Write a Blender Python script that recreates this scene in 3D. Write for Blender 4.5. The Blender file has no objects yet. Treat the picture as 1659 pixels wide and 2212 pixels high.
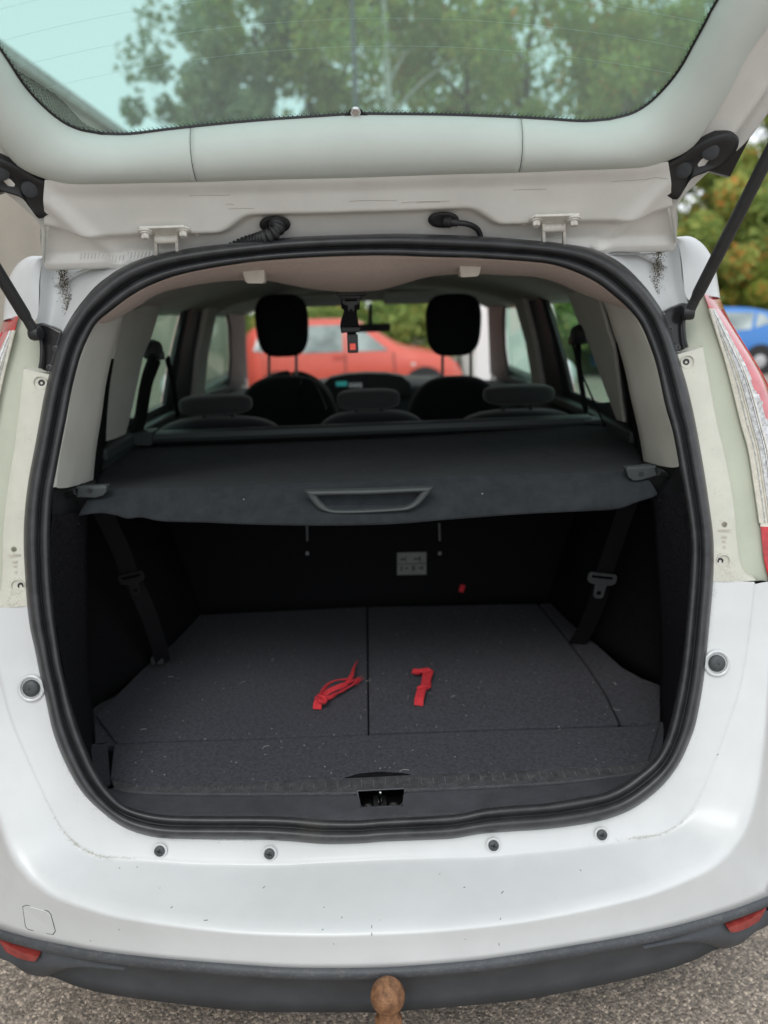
import bpy, bmesh, math, random
import numpy as np
from mathutils import Vector, Matrix
from mathutils.geometry import tessellate_polygon
random.seed(7); rng = np.random.default_rng(7)
sc = bpy.context.scene
# ------------------------------------------------------------------ camera
PITCH = math.atan(446/1600); YAW = math.radians(.686); ROLL = math.radians(1.791)
CAM = np.array([.0092, 0., 1.45]); FPX = 1600.
cy, sy, cp, sp = math.cos(YAW), math.sin(YAW), math.cos(PITCH), math.sin(PITCH)
CF = np.array([sy*cp, cy*cp, -sp]); _r = np.array([cy, -sy, 0.]); _u = np.cross(_r, CF)
CR = _r*math.cos(ROLL)-_u*math.sin(ROLL); CU = _u*math.cos(ROLL)+_r*math.sin(ROLL)
cam = bpy.data.cameras.new('camera'); camo = bpy.data.objects.new('camera', cam); sc.collection.objects.link(camo)
cam.sensor_fit = 'HORIZONTAL'; cam.sensor_width = 36; cam.lens = 36*FPX/1659
cam.clip_start = .02; cam.clip_end = 400
camo.matrix_world = Matrix(((CR[0], CU[0], -CF[0], CAM[0]), (CR[1], CU[1], -CF[1], CAM[1]), (CR[2], CU[2], -CF[2], CAM[2]), (0, 0, 0, 1)))
cam.dof.use_dof = True; cam.dof.focus_distance = 1.27; cam.dof.aperture_fstop = 3.0
sc.camera = camo
# ------------------------------------------------------------------ sky, sun, exposure
SUN_EL, SUN_AZ = math.radians(52), math.radians(200)      # behind the camera, slightly left
w = bpy.data.worlds.new("World"); sc.world = w; w.use_nodes = True
nt = w.node_tree; nt.nodes.clear()
sky = nt.nodes.new('ShaderNodeTexSky'); sky.sky_type = 'NISHITA'; sky.sun_disc = False
sky.sun_elevation = SUN_EL; sky.sun_rotation = SUN_AZ; sky.air_density = 1.0; sky.dust_density = 3.0; sky.ozone_density = 1.0
hsv = nt.nodes.new('ShaderNodeHueSaturation'); hsv.inputs['Saturation'].default_value = .12; hsv.inputs['Value'].default_value = 1.0
cl = nt.nodes.new('ShaderNodeMix'); cl.data_type = 'RGBA'; cl.inputs[0].default_value = .75
cl.inputs[7].default_value = (8.9, 9.35, 9.8, 1)          # the even overcast
bg = nt.nodes.new('ShaderNodeBackground'); bg.inputs['Strength'].default_value = .12
wo = nt.nodes.new('ShaderNodeOutputWorld')
nt.links.new(sky.outputs[0], hsv.inputs['Color']); nt.links.new(hsv.outputs[0], cl.inputs[6])
nt.links.new(cl.outputs[2], bg.inputs['Color']); nt.links.new(bg.outputs[0], wo.inputs['Surface'])
sun = bpy.data.lights.new('sun', 'SUN'); sun.energy = .9; sun.angle = math.radians(25); sun.color = (1, .97, .93)
suno = bpy.data.objects.new('sun', sun); sc.collection.objects.link(suno)
sd = Vector((math.sin(SUN_AZ)*math.cos(SUN_EL), math.cos(SUN_AZ)*math.cos(SUN_EL), math.sin(SUN_EL)))
suno.rotation_euler = sd.to_track_quat('Z', 'Y').to_euler(); suno.location = (0, -4, 12)
sc.view_settings.view_transform = 'Standard'; sc.view_settings.look = 'None'
sc.view_settings.exposure = 0.32; sc.view_settings.gamma = 1.0; sc.view_settings.use_curve_mapping = False
sc.cycles.use_denoising = True; sc.cycles.max_bounces = 10; sc.cycles.transparent_max_bounces = 24
sc.cycles.diffuse_bounces = 5; sc.cycles.glossy_bounces = 4; sc.cycles.sample_clamp_indirect = 6

# ------------------------------------------------------------------ measuring: a sight line from the photo met with a surface
def ray(px, py): return CF+CR*(px-829.5)/FPX-CU*(py-1106)/FPX
def onY(px, py, Y): d = ray(px, py); return CAM+d*(Y/d[1])
def onZ(px, py, z): d = ray(px, py); return CAM+d*((z-CAM[2])/d[2])
def onX(px, py, X): d = ray(px, py); return CAM+d*((X-CAM[0])/d[0])
def onS(px, py, f, n=50):
    d = ray(px, py); Y = 1.2
    for i in range(n):
        P = CAM+d*(Y/d[1]); Y = .5*Y+.5*f(P[0], P[2])
    return CAM+d*(Y/d[1])
WA, WB = .72, .31
def onW(px, py, s=1):                                       # inner side wall of the cabin
    d = ray(px, py); t = (s*(WA-WB*(CAM[2]-.95))-CAM[0])/(d[0]+s*WB*d[2]); return CAM+d*t
def wallX(z): return WA-WB*(z-.95)
SA = lambda x, z: 1.08+.3*(z-.56)+.1*x*x                    # plane of the boot opening
SB = lambda x, z: .93+.33*x*x+max(0, z-.52)*.35             # rim of the bumper shelf
ST = lambda x, z: 1.44-(z-1.55)/1.376-.10*x*x               # inside of the raised tailgate
def TP(x, v, o=0.):                                         # tailgate: across, up from the hinge, off the skin
    z = 1.55+.809*v; return np.array([x, ST(x, z)-o*.809, z-o*.588])
def lift(f, d): return lambda x, z: f(x, z)+d
def P(pts, f): return [onS(a, b, f) for a, b in pts]

# ------------------------------------------------------------------ curves
def dense(pts, n=400, closed=False):
    pts = np.array(pts, float); m = len(pts); out = []
    if m == 2 and not closed:
        return pts[0]+np.linspace(0, 1, n)[:, None]*(pts[1]-pts[0])
    segs = m if closed else m-1; k = max(2, n//segs)
    for i in range(segs):
        g = lambda j: pts[j % m] if closed else pts[min(max(j, 0), m-1)]
        a, b, c, d = g(i-1), g(i), g(i+1), g(i+2)
        if not closed and i == 0: a = 2*b-c
        if not closed and i == segs-1: d = 2*c-b
        for t in np.linspace(0, 1, k, endpoint=False):
            out.append(.5*((2*b)+(c-a)*t+(2*a-5*b+4*c-d)*t*t+(3*b-a-3*c+d)*t**3))
    if not closed: out.append(pts[-1])
    return np.array(out)
def resample(pts, n, closed=False, smooth=True):
    p = dense(pts, 600, closed) if smooth else np.array(pts, float)
    if closed: p = np.vstack([p, p[:1]])
    s = np.r_[0, np.cumsum(np.linalg.norm(np.diff(p, axis=0), axis=1))]
    t = np.linspace(0, s[-1], n+1 if closed else n)
    if closed: t = t[:-1]
    return np.stack([np.interp(t, s, p[:, k]) for k in range(p.shape[1])], 1)
def smst(a, b, x): t = np.clip((x-a)/(b-a), 0, 1); return t*t*(3-2*t)

# ------------------------------------------------------------------ materials
MATS = {}
def mat(name, col, rough=.5, metal=0., vary=.08, vscale=20., bump=0., bscale=300., coat=0., spec=.5, dirt=0., dirtcol=(.22, .21, .15), emit=None, sheen=0., lint=0., vary2=None):
    m = bpy.data.materials.new(name); m.use_nodes = True; n = m.node_tree.nodes; L = m.node_tree.links
    b = n['Principled BSDF']; b.inputs['Roughness'].default_value = rough; b.inputs['Metallic'].default_value = metal
    b.inputs['Specular IOR Level'].default_value = spec; b.inputs['Coat Weight'].default_value = coat; b.inputs['Coat Roughness'].default_value = .16
    b.inputs['Sheen Weight'].default_value = sheen
    tc = n.new('ShaderNodeNewGeometry')
    nz = n.new('ShaderNodeTexNoise'); nz.inputs['Scale'].default_value = vscale; nz.inputs['Detail'].default_value = 6; nz.inputs['Roughness'].default_value = .65
    L.new(tc.outputs['Position'], nz.inputs['Vector'])
    mx = n.new('ShaderNodeMix'); mx.data_type = 'RGBA'
    c2 = vary2 or tuple(min(1, c*(1+vary)) for c in col)
    mx.inputs[6].default_value = (*[c*(1-vary) for c in col], 1); mx.inputs[7].default_value = (*c2, 1)
    rmp = n.new('ShaderNodeMapRange'); rmp.inputs[1].default_value = .35; rmp.inputs[2].default_value = .65
    L.new(nz.outputs[0], rmp.inputs[0]); L.new(rmp.outputs[0], mx.inputs[0]); out = mx.outputs[2]
    if dirt:
        at = n.new('ShaderNodeAttribute'); at.attribute_name = 'dirt'
        n2 = n.new('ShaderNodeTexNoise'); n2.inputs['Scale'].default_value = 55; n2.inputs['Detail'].default_value = 10; n2.inputs['Roughness'].default_value = .75
        L.new(tc.outputs['Position'], n2.inputs['Vector'])
        n3 = n.new('ShaderNodeTexNoise'); n3.inputs['Scale'].default_value = 260; n3.inputs['Detail'].default_value = 5; n3.inputs['Roughness'].default_value = .8
        L.new(tc.outputs['Position'], n3.inputs['Vector'])
        m_a = n.new('ShaderNodeMath'); m_a.operation = 'MULTIPLY_ADD'; L.new(n2.outputs[0], m_a.inputs[0]); m_a.inputs[1].default_value = .4; m_a.inputs[2].default_value = -.25
        mm = n.new('ShaderNodeMath'); mm.operation = 'MULTIPLY_ADD'; L.new(n3.outputs[0], mm.inputs[0]); mm.inputs[1].default_value = .6; L.new(m_a.outputs[0], mm.inputs[2])
        ad = n.new('ShaderNodeMath'); ad.operation = 'MULTIPLY_ADD'; L.new(at.outputs['Fac'], ad.inputs[0]); ad.inputs[1].default_value = .25; L.new(mm.outputs[0], ad.inputs[2])
        mr = n.new('ShaderNodeMapRange'); mr.inputs[1].default_value = .475; mr.inputs[2].default_value = .63; mr.inputs[4].default_value = dirt
        L.new(ad.outputs[0], mr.inputs[0])
        m2 = n.new('ShaderNodeMix'); m2.data_type = 'RGBA'; m2.inputs[7].default_value = (*dirtcol, 1)
        L.new(out, m2.inputs[6]); L.new(mr.outputs[0], m2.inputs[0]); out = m2.outputs[2]
        ml = n.new('ShaderNodeMapRange'); ml.inputs[3].default_value = rough; ml.inputs[4].default_value = .8; L.new(mr.outputs[0], ml.inputs[0]); L.new(ml.outputs[0], b.inputs['Roughness'])
    if lint:
        vo = n.new('ShaderNodeTexVoronoi'); vo.inputs['Scale'].default_value = 75; L.new(tc.outputs['Position'], vo.inputs['Vector'])
        l1 = n.new('ShaderNodeMath'); l1.operation = 'LESS_THAN'; l1.inputs[1].default_value = .10; L.new(vo.outputs['Distance'], l1.inputs[0])
        sx = n.new('ShaderNodeSeparateColor'); L.new(vo.outputs['Color'], sx.inputs[0])
        l2 = n.new('ShaderNodeMath'); l2.operation = 'LESS_THAN'; l2.inputs[1].default_value = lint; L.new(sx.outputs[0], l2.inputs[0])
        l3 = n.new('ShaderNodeMath'); l3.operation = 'MULTIPLY'; L.new(l1.outputs[0], l3.inputs[0]); L.new(l2.outputs[0], l3.inputs[1])
        m3 = n.new('ShaderNodeMix'); m3.data_type = 'RGBA'; m3.inputs[7].default_value = (.4, .4, .38, 1); L.new(out, m3.inputs[6]); L.new(l3.outputs[0], m3.inputs[0]); out = m3.outputs[2]
    L.new(out, b.inputs['Base Color'])
    if bump:
        nb = n.new('ShaderNodeTexNoise'); nb.inputs['Scale'].default_value = bscale; nb.inputs['Detail'].default_value = 4
        L.new(tc.outputs['Position'], nb.inputs['Vector'])
        bp = n.new('ShaderNodeBump'); bp.inputs['Strength'].default_value = bump; bp.inputs['Distance'].default_value = .002
        L.new(nb.outputs[0], bp.inputs['Height']); L.new(bp.outputs[0], b.inputs['Normal'])
    if emit:
        b.inputs['Emission Color'].default_value = (*emit[:3], 1); b.inputs['Emission Strength'].default_value = emit[3]
    MATS[name] = m; return m
def glassmat(name, tint, refl=1.0, dust=0.):
    m = bpy.data.materials.new(name); m.use_nodes = True; n = m.node_tree.nodes; L = m.node_tree.links; n.clear()
    t = n.new('ShaderNodeBsdfTransparent'); t.inputs[0].default_value = (*tint, 1)
    g = n.new('ShaderNodeBsdfGlossy'); g.inputs['Roughness'].default_value = .02; g.inputs[0].default_value = (.9, .9, .9, 1)
    lw = n.new('ShaderNodeLayerWeight'); lw.inputs['Blend'].default_value = .5       # Schlick reflectance, the same from both sides
    pw = n.new('ShaderNodeMath'); pw.operation = 'POWER'; pw.inputs[1].default_value = 5; L.new(lw.outputs['Facing'], pw.inputs[0])
    mu = n.new('ShaderNodeMath'); mu.operation = 'MULTIPLY_ADD'; mu.inputs[1].default_value = .8*refl; mu.inputs[2].default_value = .04*refl; L.new(pw.outputs[0], mu.inputs[0])
    mx = n.new('ShaderNodeMixShader'); L.new(mu.outputs[0], mx.inputs[0]); L.new(t.outputs[0], mx.inputs[1]); L.new(g.outputs[0], mx.inputs[2])
    o = n.new('ShaderNodeOutputMaterial'); out = mx
    if dust:
        d1 = n.new('ShaderNodeBsdfDiffuse'); d1.inputs[0].default_value = (.75, .85, .8, 1); d2 = n.new('ShaderNodeBsdfTranslucent'); d2.inputs[0].default_value = (.75, .85, .8, 1)
        dm = n.new('ShaderNodeMixShader'); L.new(d1.outputs[0], dm.inputs[1]); L.new(d2.outputs[0], dm.inputs[2])
        m4 = n.new('ShaderNodeMixShader'); m4.inputs[0].default_value = dust; L.new(mx.outputs[0], m4.inputs[1]); L.new(dm.outputs[0], m4.inputs[2]); out = m4
    L.new(out.outputs[0], o.inputs[0]); MATS[name] = m; return m
mat('paint', (.605, .625, .63), .36, vary=.06, vscale=3.5, coat=.22, dirt=.65)
mat('paint_in', (.78, .78, .75), .38, vary=.05, vscale=9, coat=.2, dirt=.6, dirtcol=(.3, .28, .2))
mat('housing', (.56, .56, .49), .5, vary=.06, vscale=14, dirt=.75, dirtcol=(.28, .26, .18))
mat('housing_side', (.45, .48, .39), .5, vary=.05, vscale=10, dirt=.3)
mat('rubber', (.036, .038, .041), .36, vary=.25, vscale=30, spec=.45, dirt=.22, dirtcol=(.16, .15, .13))
mat('black', (.018, .019, .021), .5, vary=.2, vscale=40, bump=.2)
mat('black_gloss', (.012, .012, .013), .2)
mat('bumper_black', (.050, .056, .064), .5, vary=.18, vscale=12, bump=.25, bscale=500, dirt=.5, dirtcol=(.2, .19, .17))
mat('sill', (.058, .060, .068), .45, vary=.15, vscale=20, bump=.5, bscale=420, dirt=.45, dirtcol=(.2, .19, .17))
mat('sill_grip', (.048, .051, .056), .6, vary=.3, vscale=60, bump=.4, bscale=200, dirt=.6, dirtcol=(.16, .15, .14))
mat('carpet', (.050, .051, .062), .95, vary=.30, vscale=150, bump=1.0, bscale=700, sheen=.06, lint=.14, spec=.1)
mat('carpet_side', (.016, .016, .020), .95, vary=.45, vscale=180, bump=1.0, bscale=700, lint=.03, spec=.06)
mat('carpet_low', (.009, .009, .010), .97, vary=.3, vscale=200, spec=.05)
mat('cover', (.026, .031, .035), .9, vary=.18, vscale=40, bump=.8, bscale=900, sheen=.03, spec=.15, lint=.012)
mat('cover_plastic', (.040, .048, .050), .55, vary=.08)
mat('headliner', (.54, .44, .40), .9, vary=.05, vscale=120, bump=.25, bscale=600, sheen=.1, spec=.2)
mat('ceiling', (.64, .61, .57), .9, vary=.06, vscale=40, spec=.2)
mat('trim', (.60, .60, .55), .6, vary=.04, vscale=10, bump=.15, bscale=900)
mat('trim_gate', (.59, .645, .61), .5, vary=.03, vscale=8, bump=.2, bscale=900)  # green cast of light through the tinted glass is put into this colour
mat('clip', (.52, .48, .42), .5)
mat('dark_trim', (.04, .045, .047), .5, vary=.12, bump=.2, bscale=700)
mat('webbing', (.010, .010, .011), .8, vary=.3, vscale=400, spec=.12)
mat('seat', (.014, .017, .019), .95, vary=.3, vscale=160, sheen=.3, spec=.1, bump=.6, bscale=600)
mat('headrest_fab', (.019, .020, .021), .95, vary=.25, vscale=200, spec=.1)
mat('seat_light', (.020, .024, .024), .9, vary=.2, vscale=160, sheen=.2)
mat('steel', (.35, .34, .33), .35, metal=.9, vary=.25, vscale=80)
mat('post_metal', (.24, .25, .26), .35, metal=.6)
mat('rib_wear', (.13, .13, .13), .6, vary=.5, vscale=300)
mat('lint', (.45, .44, .42), .8)
mat('scuff', (.33, .31, .27), .7)
mat('chrome', (.7, .7, .7), .15, metal=1.)
mat('painted_steel', (.66, .65, .60), .4, vary=.1, vscale=60, dirt=.5)
mat('rust', (.17, .075, .036), .6, vary=.3, vscale=95, vary2=(.30, .15, .07), bump=1.0, bscale=320, metal=.15)
mat('red_webbing', (.60, .030, .042), .8, vary=.35, vscale=420, bump=1.0, bscale=1200)
mat('red_lens', (.50, .012, .02), .12, vary=.3, vscale=60, coat=.6)
mat('pink_lens', (.60, .17, .19), .14, vary=.12, vscale=60, coat=.7)
mat('red_reflector', (.27, .04, .035), .35, vary=.3, vscale=60, dirt=.4)
mat('clear_lens', (.40, .41, .41), .12, vary=.3, vscale=130, coat=.8, vary2=(.66, .67, .67))
mat('cream_edge', (.62, .60, .52), .3, vary=.12, vscale=90, coat=.3)
mat('lens_silver', (.75, .75, .76), .18, metal=.8, vary=.3, vscale=70)
mat('screw', (.05, .05, .052), .45, metal=.4, vary=.3, vscale=200)
mat('plug', (.055, .062, .066), .55, vary=.15, vscale=150)
mat('sticker', (.17, .17, .165), .6)
mat('ink', (.05, .05, .05), .6)
mat('red_button', (.75, .10, .07), .35, emit=(1, .12, .08, .25))  # glow added to brighten the button, which is no lamp
mat('display_glow', (.02, .2, .2), .4, emit=(.05, .45, .42, .25))
mat('display_white', (.3, .3, .3), .4, emit=(.8, .9, .9, .12))
mat('frit', (.006, .006, .007), .35)
mat('wire', (.36, .55, .52), .5)
mat('bark', (.10, .085, .065), .9, vary=.35, vscale=12, bump=1, bscale=40)
mat('birch', (.50, .49, .44), .8, vary=.4, vscale=9)
mat('pole', (.10, .11, .115), .6)
mat('moss', (.09, .10, .025), .95, vary=.5, vscale=300)
mat('grime', (.075, .058, .034), .95, vary=.4, vscale=300)
mat('tyre', (.025, .025, .027), .8); mat('hub', (.55, .56, .58), .35, metal=.5)
mat('red_paint', (.74, .12, .085), .35, vary=.04, coat=.4); mat('blue_paint', (.04, .20, .56), .3, vary=.04, coat=.5)
mat('van_paint', (.78, .80, .80), .4, vary=.04, coat=.3)
mat('car_glass', (.22, .28, .28), .08, coat=.5, vary=.3, vscale=1.5, vary2=(.48, .56, .56)); mat('lamp_glass', (.75, .75, .72), .2, coat=.5)  # car_glass: the sky's reflection is put into the pale base colour
mat('coping_stone', (.42, .43, .41), .8, vary=.2, vscale=8)
glassmat('gate_glass', (.50, .75, .69), dust=.17); glassmat('side_glass', (.76, .92, .85), refl=.5, dust=.01); glassmat('front_glass', (.95, .97, .955), .4)

# asphalt: coarse aggregate in a grey-brown binder
def asphalt():
    m = bpy.data.materials.new('asphalt'); m.use_nodes = True; n = m.node_tree.nodes; L = m.node_tree.links; b = n['Principled BSDF']
    g = n.new('ShaderNodeNewGeometry'); vo = n.new('ShaderNodeTexVoronoi'); vo.inputs['Scale'].default_value = 180
    wn = n.new('ShaderNodeTexNoise'); wn.inputs['Scale'].default_value = 90; wn.inputs['Detail'].default_value = 4; L.new(g.outputs['Position'], wn.inputs['Vector'])
    va = n.new('ShaderNodeVectorMath'); va.operation = 'MULTIPLY_ADD'; va.inputs[1].default_value = (.014, .014, .014); L.new(wn.outputs['Color'], va.inputs[0]); L.new(g.outputs['Position'], va.inputs[2]); L.new(va.outputs[0], vo.inputs['Vector'])
    cr = n.new('ShaderNodeValToRGB'); e = cr.color_ramp.elements; e[0].position = 0; e[0].color = (.07, .062, .055, 1); e[1].position = 1; e[1].color = (.42, .37, .31, 1)
    for p, c in ((.35, (.13, .115, .10, 1)), (.7, (.22, .195, .17, 1)), (.88, (.30, .26, .22, 1))):
        q = e.new(p); q.color = c
    s = n.new('ShaderNodeSeparateColor'); L.new(vo.outputs['Color'], s.inputs[0]); L.new(s.outputs[0], cr.inputs[0])
    mr = n.new('ShaderNodeMapRange'); mr.inputs[1].default_value = .5; mr.inputs[2].default_value = .8; L.new(vo.outputs['Distance'], mr.inputs[0])
    mx = n.new('ShaderNodeMix'); mx.data_type = 'RGBA'; mx.inputs[7].default_value = (.13, .12, .108, 1); L.new(mr.outputs[0], mx.inputs[0]); L.new(cr.outputs[0], mx.inputs[6])
    nz = n.new('ShaderNodeTexNoise'); nz.inputs['Scale'].default_value = 1.3; nz.inputs['Detail'].default_value = 6; L.new(g.outputs['Position'], nz.inputs['Vector'])
    m2 = n.new('ShaderNodeMix'); m2.data_type = 'RGBA'; m2.blend_type = 'MULTIPLY'; m2.inputs[0].default_value = .5; L.new(mx.outputs[2], m2.inputs[6]); L.new(nz.outputs[0], m2.inputs[7])
    sca = n.new('ShaderNodeMix'); sca.data_type = 'RGBA'; sca.blend_type = 'MULTIPLY'; sca.inputs[0].default_value = 1; sca.inputs[7].default_value = (2.5, 2.4, 2.3, 1); sca.clamp_result = False
    L.new(m2.outputs[2], sca.inputs[6]); L.new(sca.outputs[2], b.inputs['Base Color']); b.inputs['Roughness'].default_value = .85
    bp = n.new('ShaderNodeBump'); bp.invert = True; bp.inputs['Strength'].default_value = .9; bp.inputs['Distance'].default_value = .003; L.new(vo.outputs['Distance'], bp.inputs['Height']); L.new(bp.outputs[0], b.inputs['Normal'])
    MATS['asphalt'] = m
asphalt()
def pebbledash():
    m = bpy.data.materials.new('pebbledash'); m.use_nodes = True; n = m.node_tree.nodes; L = m.node_tree.links; b = n['Principled BSDF']
    g = n.new('ShaderNodeNewGeometry'); nz = n.new('ShaderNodeTexNoise'); nz.inputs['Scale'].default_value = 70; nz.inputs['Detail'].default_value = 5; L.new(g.outputs['Position'], nz.inputs['Vector'])
    n2 = n.new('ShaderNodeTexNoise'); n2.inputs['Scale'].default_value = 1.2; n2.inputs['Detail'].default_value = 8; L.new(g.outputs['Position'], n2.inputs['Vector'])
    cr = n.new('ShaderNodeValToRGB'); e = cr.color_ramp.elements; e[0].position = .3; e[0].color = (.48, .43, .35, 1); e[1].position = .68; e[1].color = (.78, .71, .61, 1)
    L.new(nz.outputs[0], cr.inputs[0]); mx = n.new('ShaderNodeMix'); mx.data_type = 'RGBA'; mx.blend_type = 'MULTIPLY'; mx.inputs[0].default_value = .45
    L.new(cr.outputs[0], mx.inputs[6]); L.new(n2.outputs[0], mx.inputs[7]); L.new(mx.outputs[2], b.inputs['Base Color']); b.inputs['Roughness'].default_value = .95
    bp = n.new('ShaderNodeBump'); bp.inputs['Distance'].default_value = .01; L.new(nz.outputs[0], bp.inputs['Height']); L.new(bp.outputs[0], b.inputs['Normal']); MATS['pebbledash'] = m
pebbledash()
def leafmat():
    for nm, cols in (('leaves_green', ((.25, .36, .12), (.50, .58, .20), (.58, .50, .15))), ('leaves_autumn', ((.29, .40, .13), (.54, .60, .19), (.76, .38, .12))), ('leaves_dark', ((.19, .27, .16), (.33, .41, .23), (.40, .42, .21))), ('leaves_lime', ((.24, .33, .07), (.46, .52, .12), (.60, .38, .10)))):
        m = bpy.data.materials.new(nm); m.use_nodes = True; n = m.node_tree.nodes; L = m.node_tree.links; n.clear()
        at = n.new('ShaderNodeAttribute'); at.attribute_name = 'leaf'
        mx = n.new('ShaderNodeValToRGB'); el = mx.color_ramp.elements; el[0].color = (*cols[0], 1); el[1].color = (*cols[2], 1); e_ = el.new(.62); e_.color = (*cols[1], 1); e_ = el.new(.80); e_.color = (*cols[2], 1)
        L.new(at.outputs['Fac'], mx.inputs[0]); d = n.new('ShaderNodeBsdfDiffuse'); t = n.new('ShaderNodeBsdfTranslucent'); s = n.new('ShaderNodeMixShader'); s.inputs[0].default_value = .5
        L.new(mx.outputs[0], d.inputs[0]); L.new(mx.outputs[0], t.inputs[0]); L.new(d.outputs[0], s.inputs[1]); L.new(t.outputs[0], s.inputs[2])
        o = n.new('ShaderNodeOutputMaterial'); L.new(s.outputs[0], o.inputs[0]); MATS[nm] = m
leafmat()

# ------------------------------------------------------------------ objects
WPOS = {}
def link(o, parent, pos):
    sc.collection.objects.link(o); WPOS[o.name] = np.array(pos, float)
    if parent is not None:
        o.parent = parent; o.location = Vector(np.array(pos)-WPOS[parent.name])
    else: o.location = Vector(pos)
    return o
def thing(name, label, cat, pos, group=None):
    o = bpy.data.objects.new(name, None); link(o, None, pos); o['label'] = label; o['category'] = cat
    if group: o['group'] = group
    o.empty_display_size = .2; return o
def mesh(name, V, Fc, m, parent=None, smooth=True, solid=0., mats=None, midx=None, attr=None, attrname='dirt', recalc=True, label=None, pos=None):
    V = np.array(V, float).reshape(-1, 3)
    c = np.array(pos, float) if pos is not None else (V.min(0)+V.max(0))/2
    me = bpy.data.meshes.new(name); me.from_pydata([tuple(p) for p in V-c], [], [tuple(f) for f in Fc]); me.validate(verbose=False)
    for k in (mats or [m]): me.materials.append(MATS[k])
    if midx is not None and len(midx) == len(me.polygons): me.polygons.foreach_set('material_index', midx)
    if attr is not None:
        a = me.attributes.new(attrname, 'FLOAT', 'POINT'); a.data.foreach_set('value', np.array(attr, float).ravel())
    if recalc:
        bm = bmesh.new(); bm.from_mesh(me); bmesh.ops.recalc_face_normals(bm, faces=bm.faces); bm.to_mesh(me); bm.free()
    me.polygons.foreach_set('use_smooth', [smooth]*len(me.polygons))
    o = bpy.data.objects.new(name, me); link(o, parent, c)
    if solid: md = o.modifiers.new('s', 'SOLIDIFY'); md.thickness = abs(solid); md.offset = 0 if solid > 0 else 1
    if label: o['label'] = label
    return o
def grid(rings, closed=False, flip=False):
    R = [np.array(r, float) for r in rings]; n = len(R[0]); V = np.vstack(R); Fc = []
    for i in range(len(R)-1):
        for j in range(n if closed else n-1):
            k = (j+1) % n; f = (i*n+j, i*n+k, (i+1)*n+k, (i+1)*n+j); Fc.append(f[::-1] if flip else f)
    return V, Fc
def loft(name, rings, m, parent=None, closed=False, **k):
    V, Fc = grid(rings, closed); return mesh(name, V, Fc, m, parent, **k)
def mir(pts): q = np.array(pts, float).copy(); q[..., 0] *= -1; return q
def both(fn):
    for s in (1, -1): fn(s)
def SX(pts, s): return np.array(pts, float) if s > 0 else mir(pts)
class MB:                                                   # collects simple solids in one mesh
    def __init__(s): s.V = []; s.F = []
    def add(s, V, Fc): k = len(s.V); s.V += [tuple(v) for v in V]; s.F += [tuple(i+k for i in f) for f in Fc]; return s
    def box(s, c, d, R=None):
        V = [np.array((a, b, e))*np.array(d)/2 for a in (-1, 1) for b in (-1, 1) for e in (-1, 1)]
        if R is not None: V = [np.array(R @ Vector(v)) for v in V]
        return s.add([v+np.array(c) for v in V], [(0, 1, 3, 2), (4, 6, 7, 5), (0, 4, 5, 1), (2, 3, 7, 6), (0, 2, 6, 4), (1, 5, 7, 3)])
    def tube(s, pts, r, n=10, cap=True):
        pts = np.array(pts, float); r = np.broadcast_to(np.array(r, float), (len(pts),)); V = []; T = np.gradient(pts, axis=0)
        a = np.array([0, 0, 1.]); 
        if abs(T[0]@a)/max(1e-9, np.linalg.norm(T[0])) > .9: a = np.array([1., 0, 0])
        for p, t, q in zip(pts, T, r):
            t = t/max(1e-9, np.linalg.norm(t)); u = np.cross(t, a); u /= max(1e-9, np.linalg.norm(u)); v = np.cross(t, u); a = -v if False else a
            V += [p+q*(u*math.cos(2*math.pi*i/n)+v*math.sin(2*math.pi*i/n)) for i in range(n)]
        Fc = [(i*n+j, i*n+(j+1) % n, (i+1)*n+(j+1) % n, (i+1)*n+j) for i in range(len(pts)-1) for j in range(n)]
        if cap: Fc += [tuple(range(n))[::-1], tuple((len(pts)-1)*n+i for i in range(n))]
        return s.add(V, Fc)
    def lathe(s, c, ax, prof, n=20):                        # prof: (radius, along axis)
        ax = np.array(ax, float)/np.linalg.norm(ax); a = np.array([0, 0, 1.]) if abs(ax[2]) < .9 else np.array([1., 0, 0])
        u = np.cross(ax, a); u /= np.linalg.norm(u); v = np.cross(ax, u)
        V = [np.array(c)+ax*h+r*(u*math.cos(2*math.pi*i/n)+v*math.sin(2*math.pi*i/n)) for r, h in prof for i in range(n)]
        Fc = [(k*n+i, k*n+(i+1) % n, (k+1)*n+(i+1) % n, (k+1)*n+i) for k in range(len(prof)-1) for i in range(n)]
        if prof[0][0] > 1e-6: Fc.append(tuple(range(n))[::-1])
        if prof[-1][0] > 1e-6: Fc.append(tuple((len(prof)-1)*n+i for i in range(n)))
        return s.add(V, Fc)
    def build(s, name, m, parent=None, bevel=0., **k):
        k.setdefault('smooth', False); o = mesh(name, s.V, s.F, m, parent, **k)
        if bevel: md = o.modifiers.new('b', 'BEVEL'); md.width = bevel; md.segments = 3; md.limit_method = 'ANGLE'; md.harden_normals = False
        return o
def smoothby(o, ang=40):
    me = o.data; me.polygons.foreach_set('use_smooth', [True]*len(me.polygons))
    bm = bmesh.new(); bm.from_mesh(me)
    for e in bm.edges:
        if len(e.link_faces) == 2 and e.calc_face_angle(0) > math.radians(ang): e.smooth = False
    bm.to_mesh(me); bm.free(); return o
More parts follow.
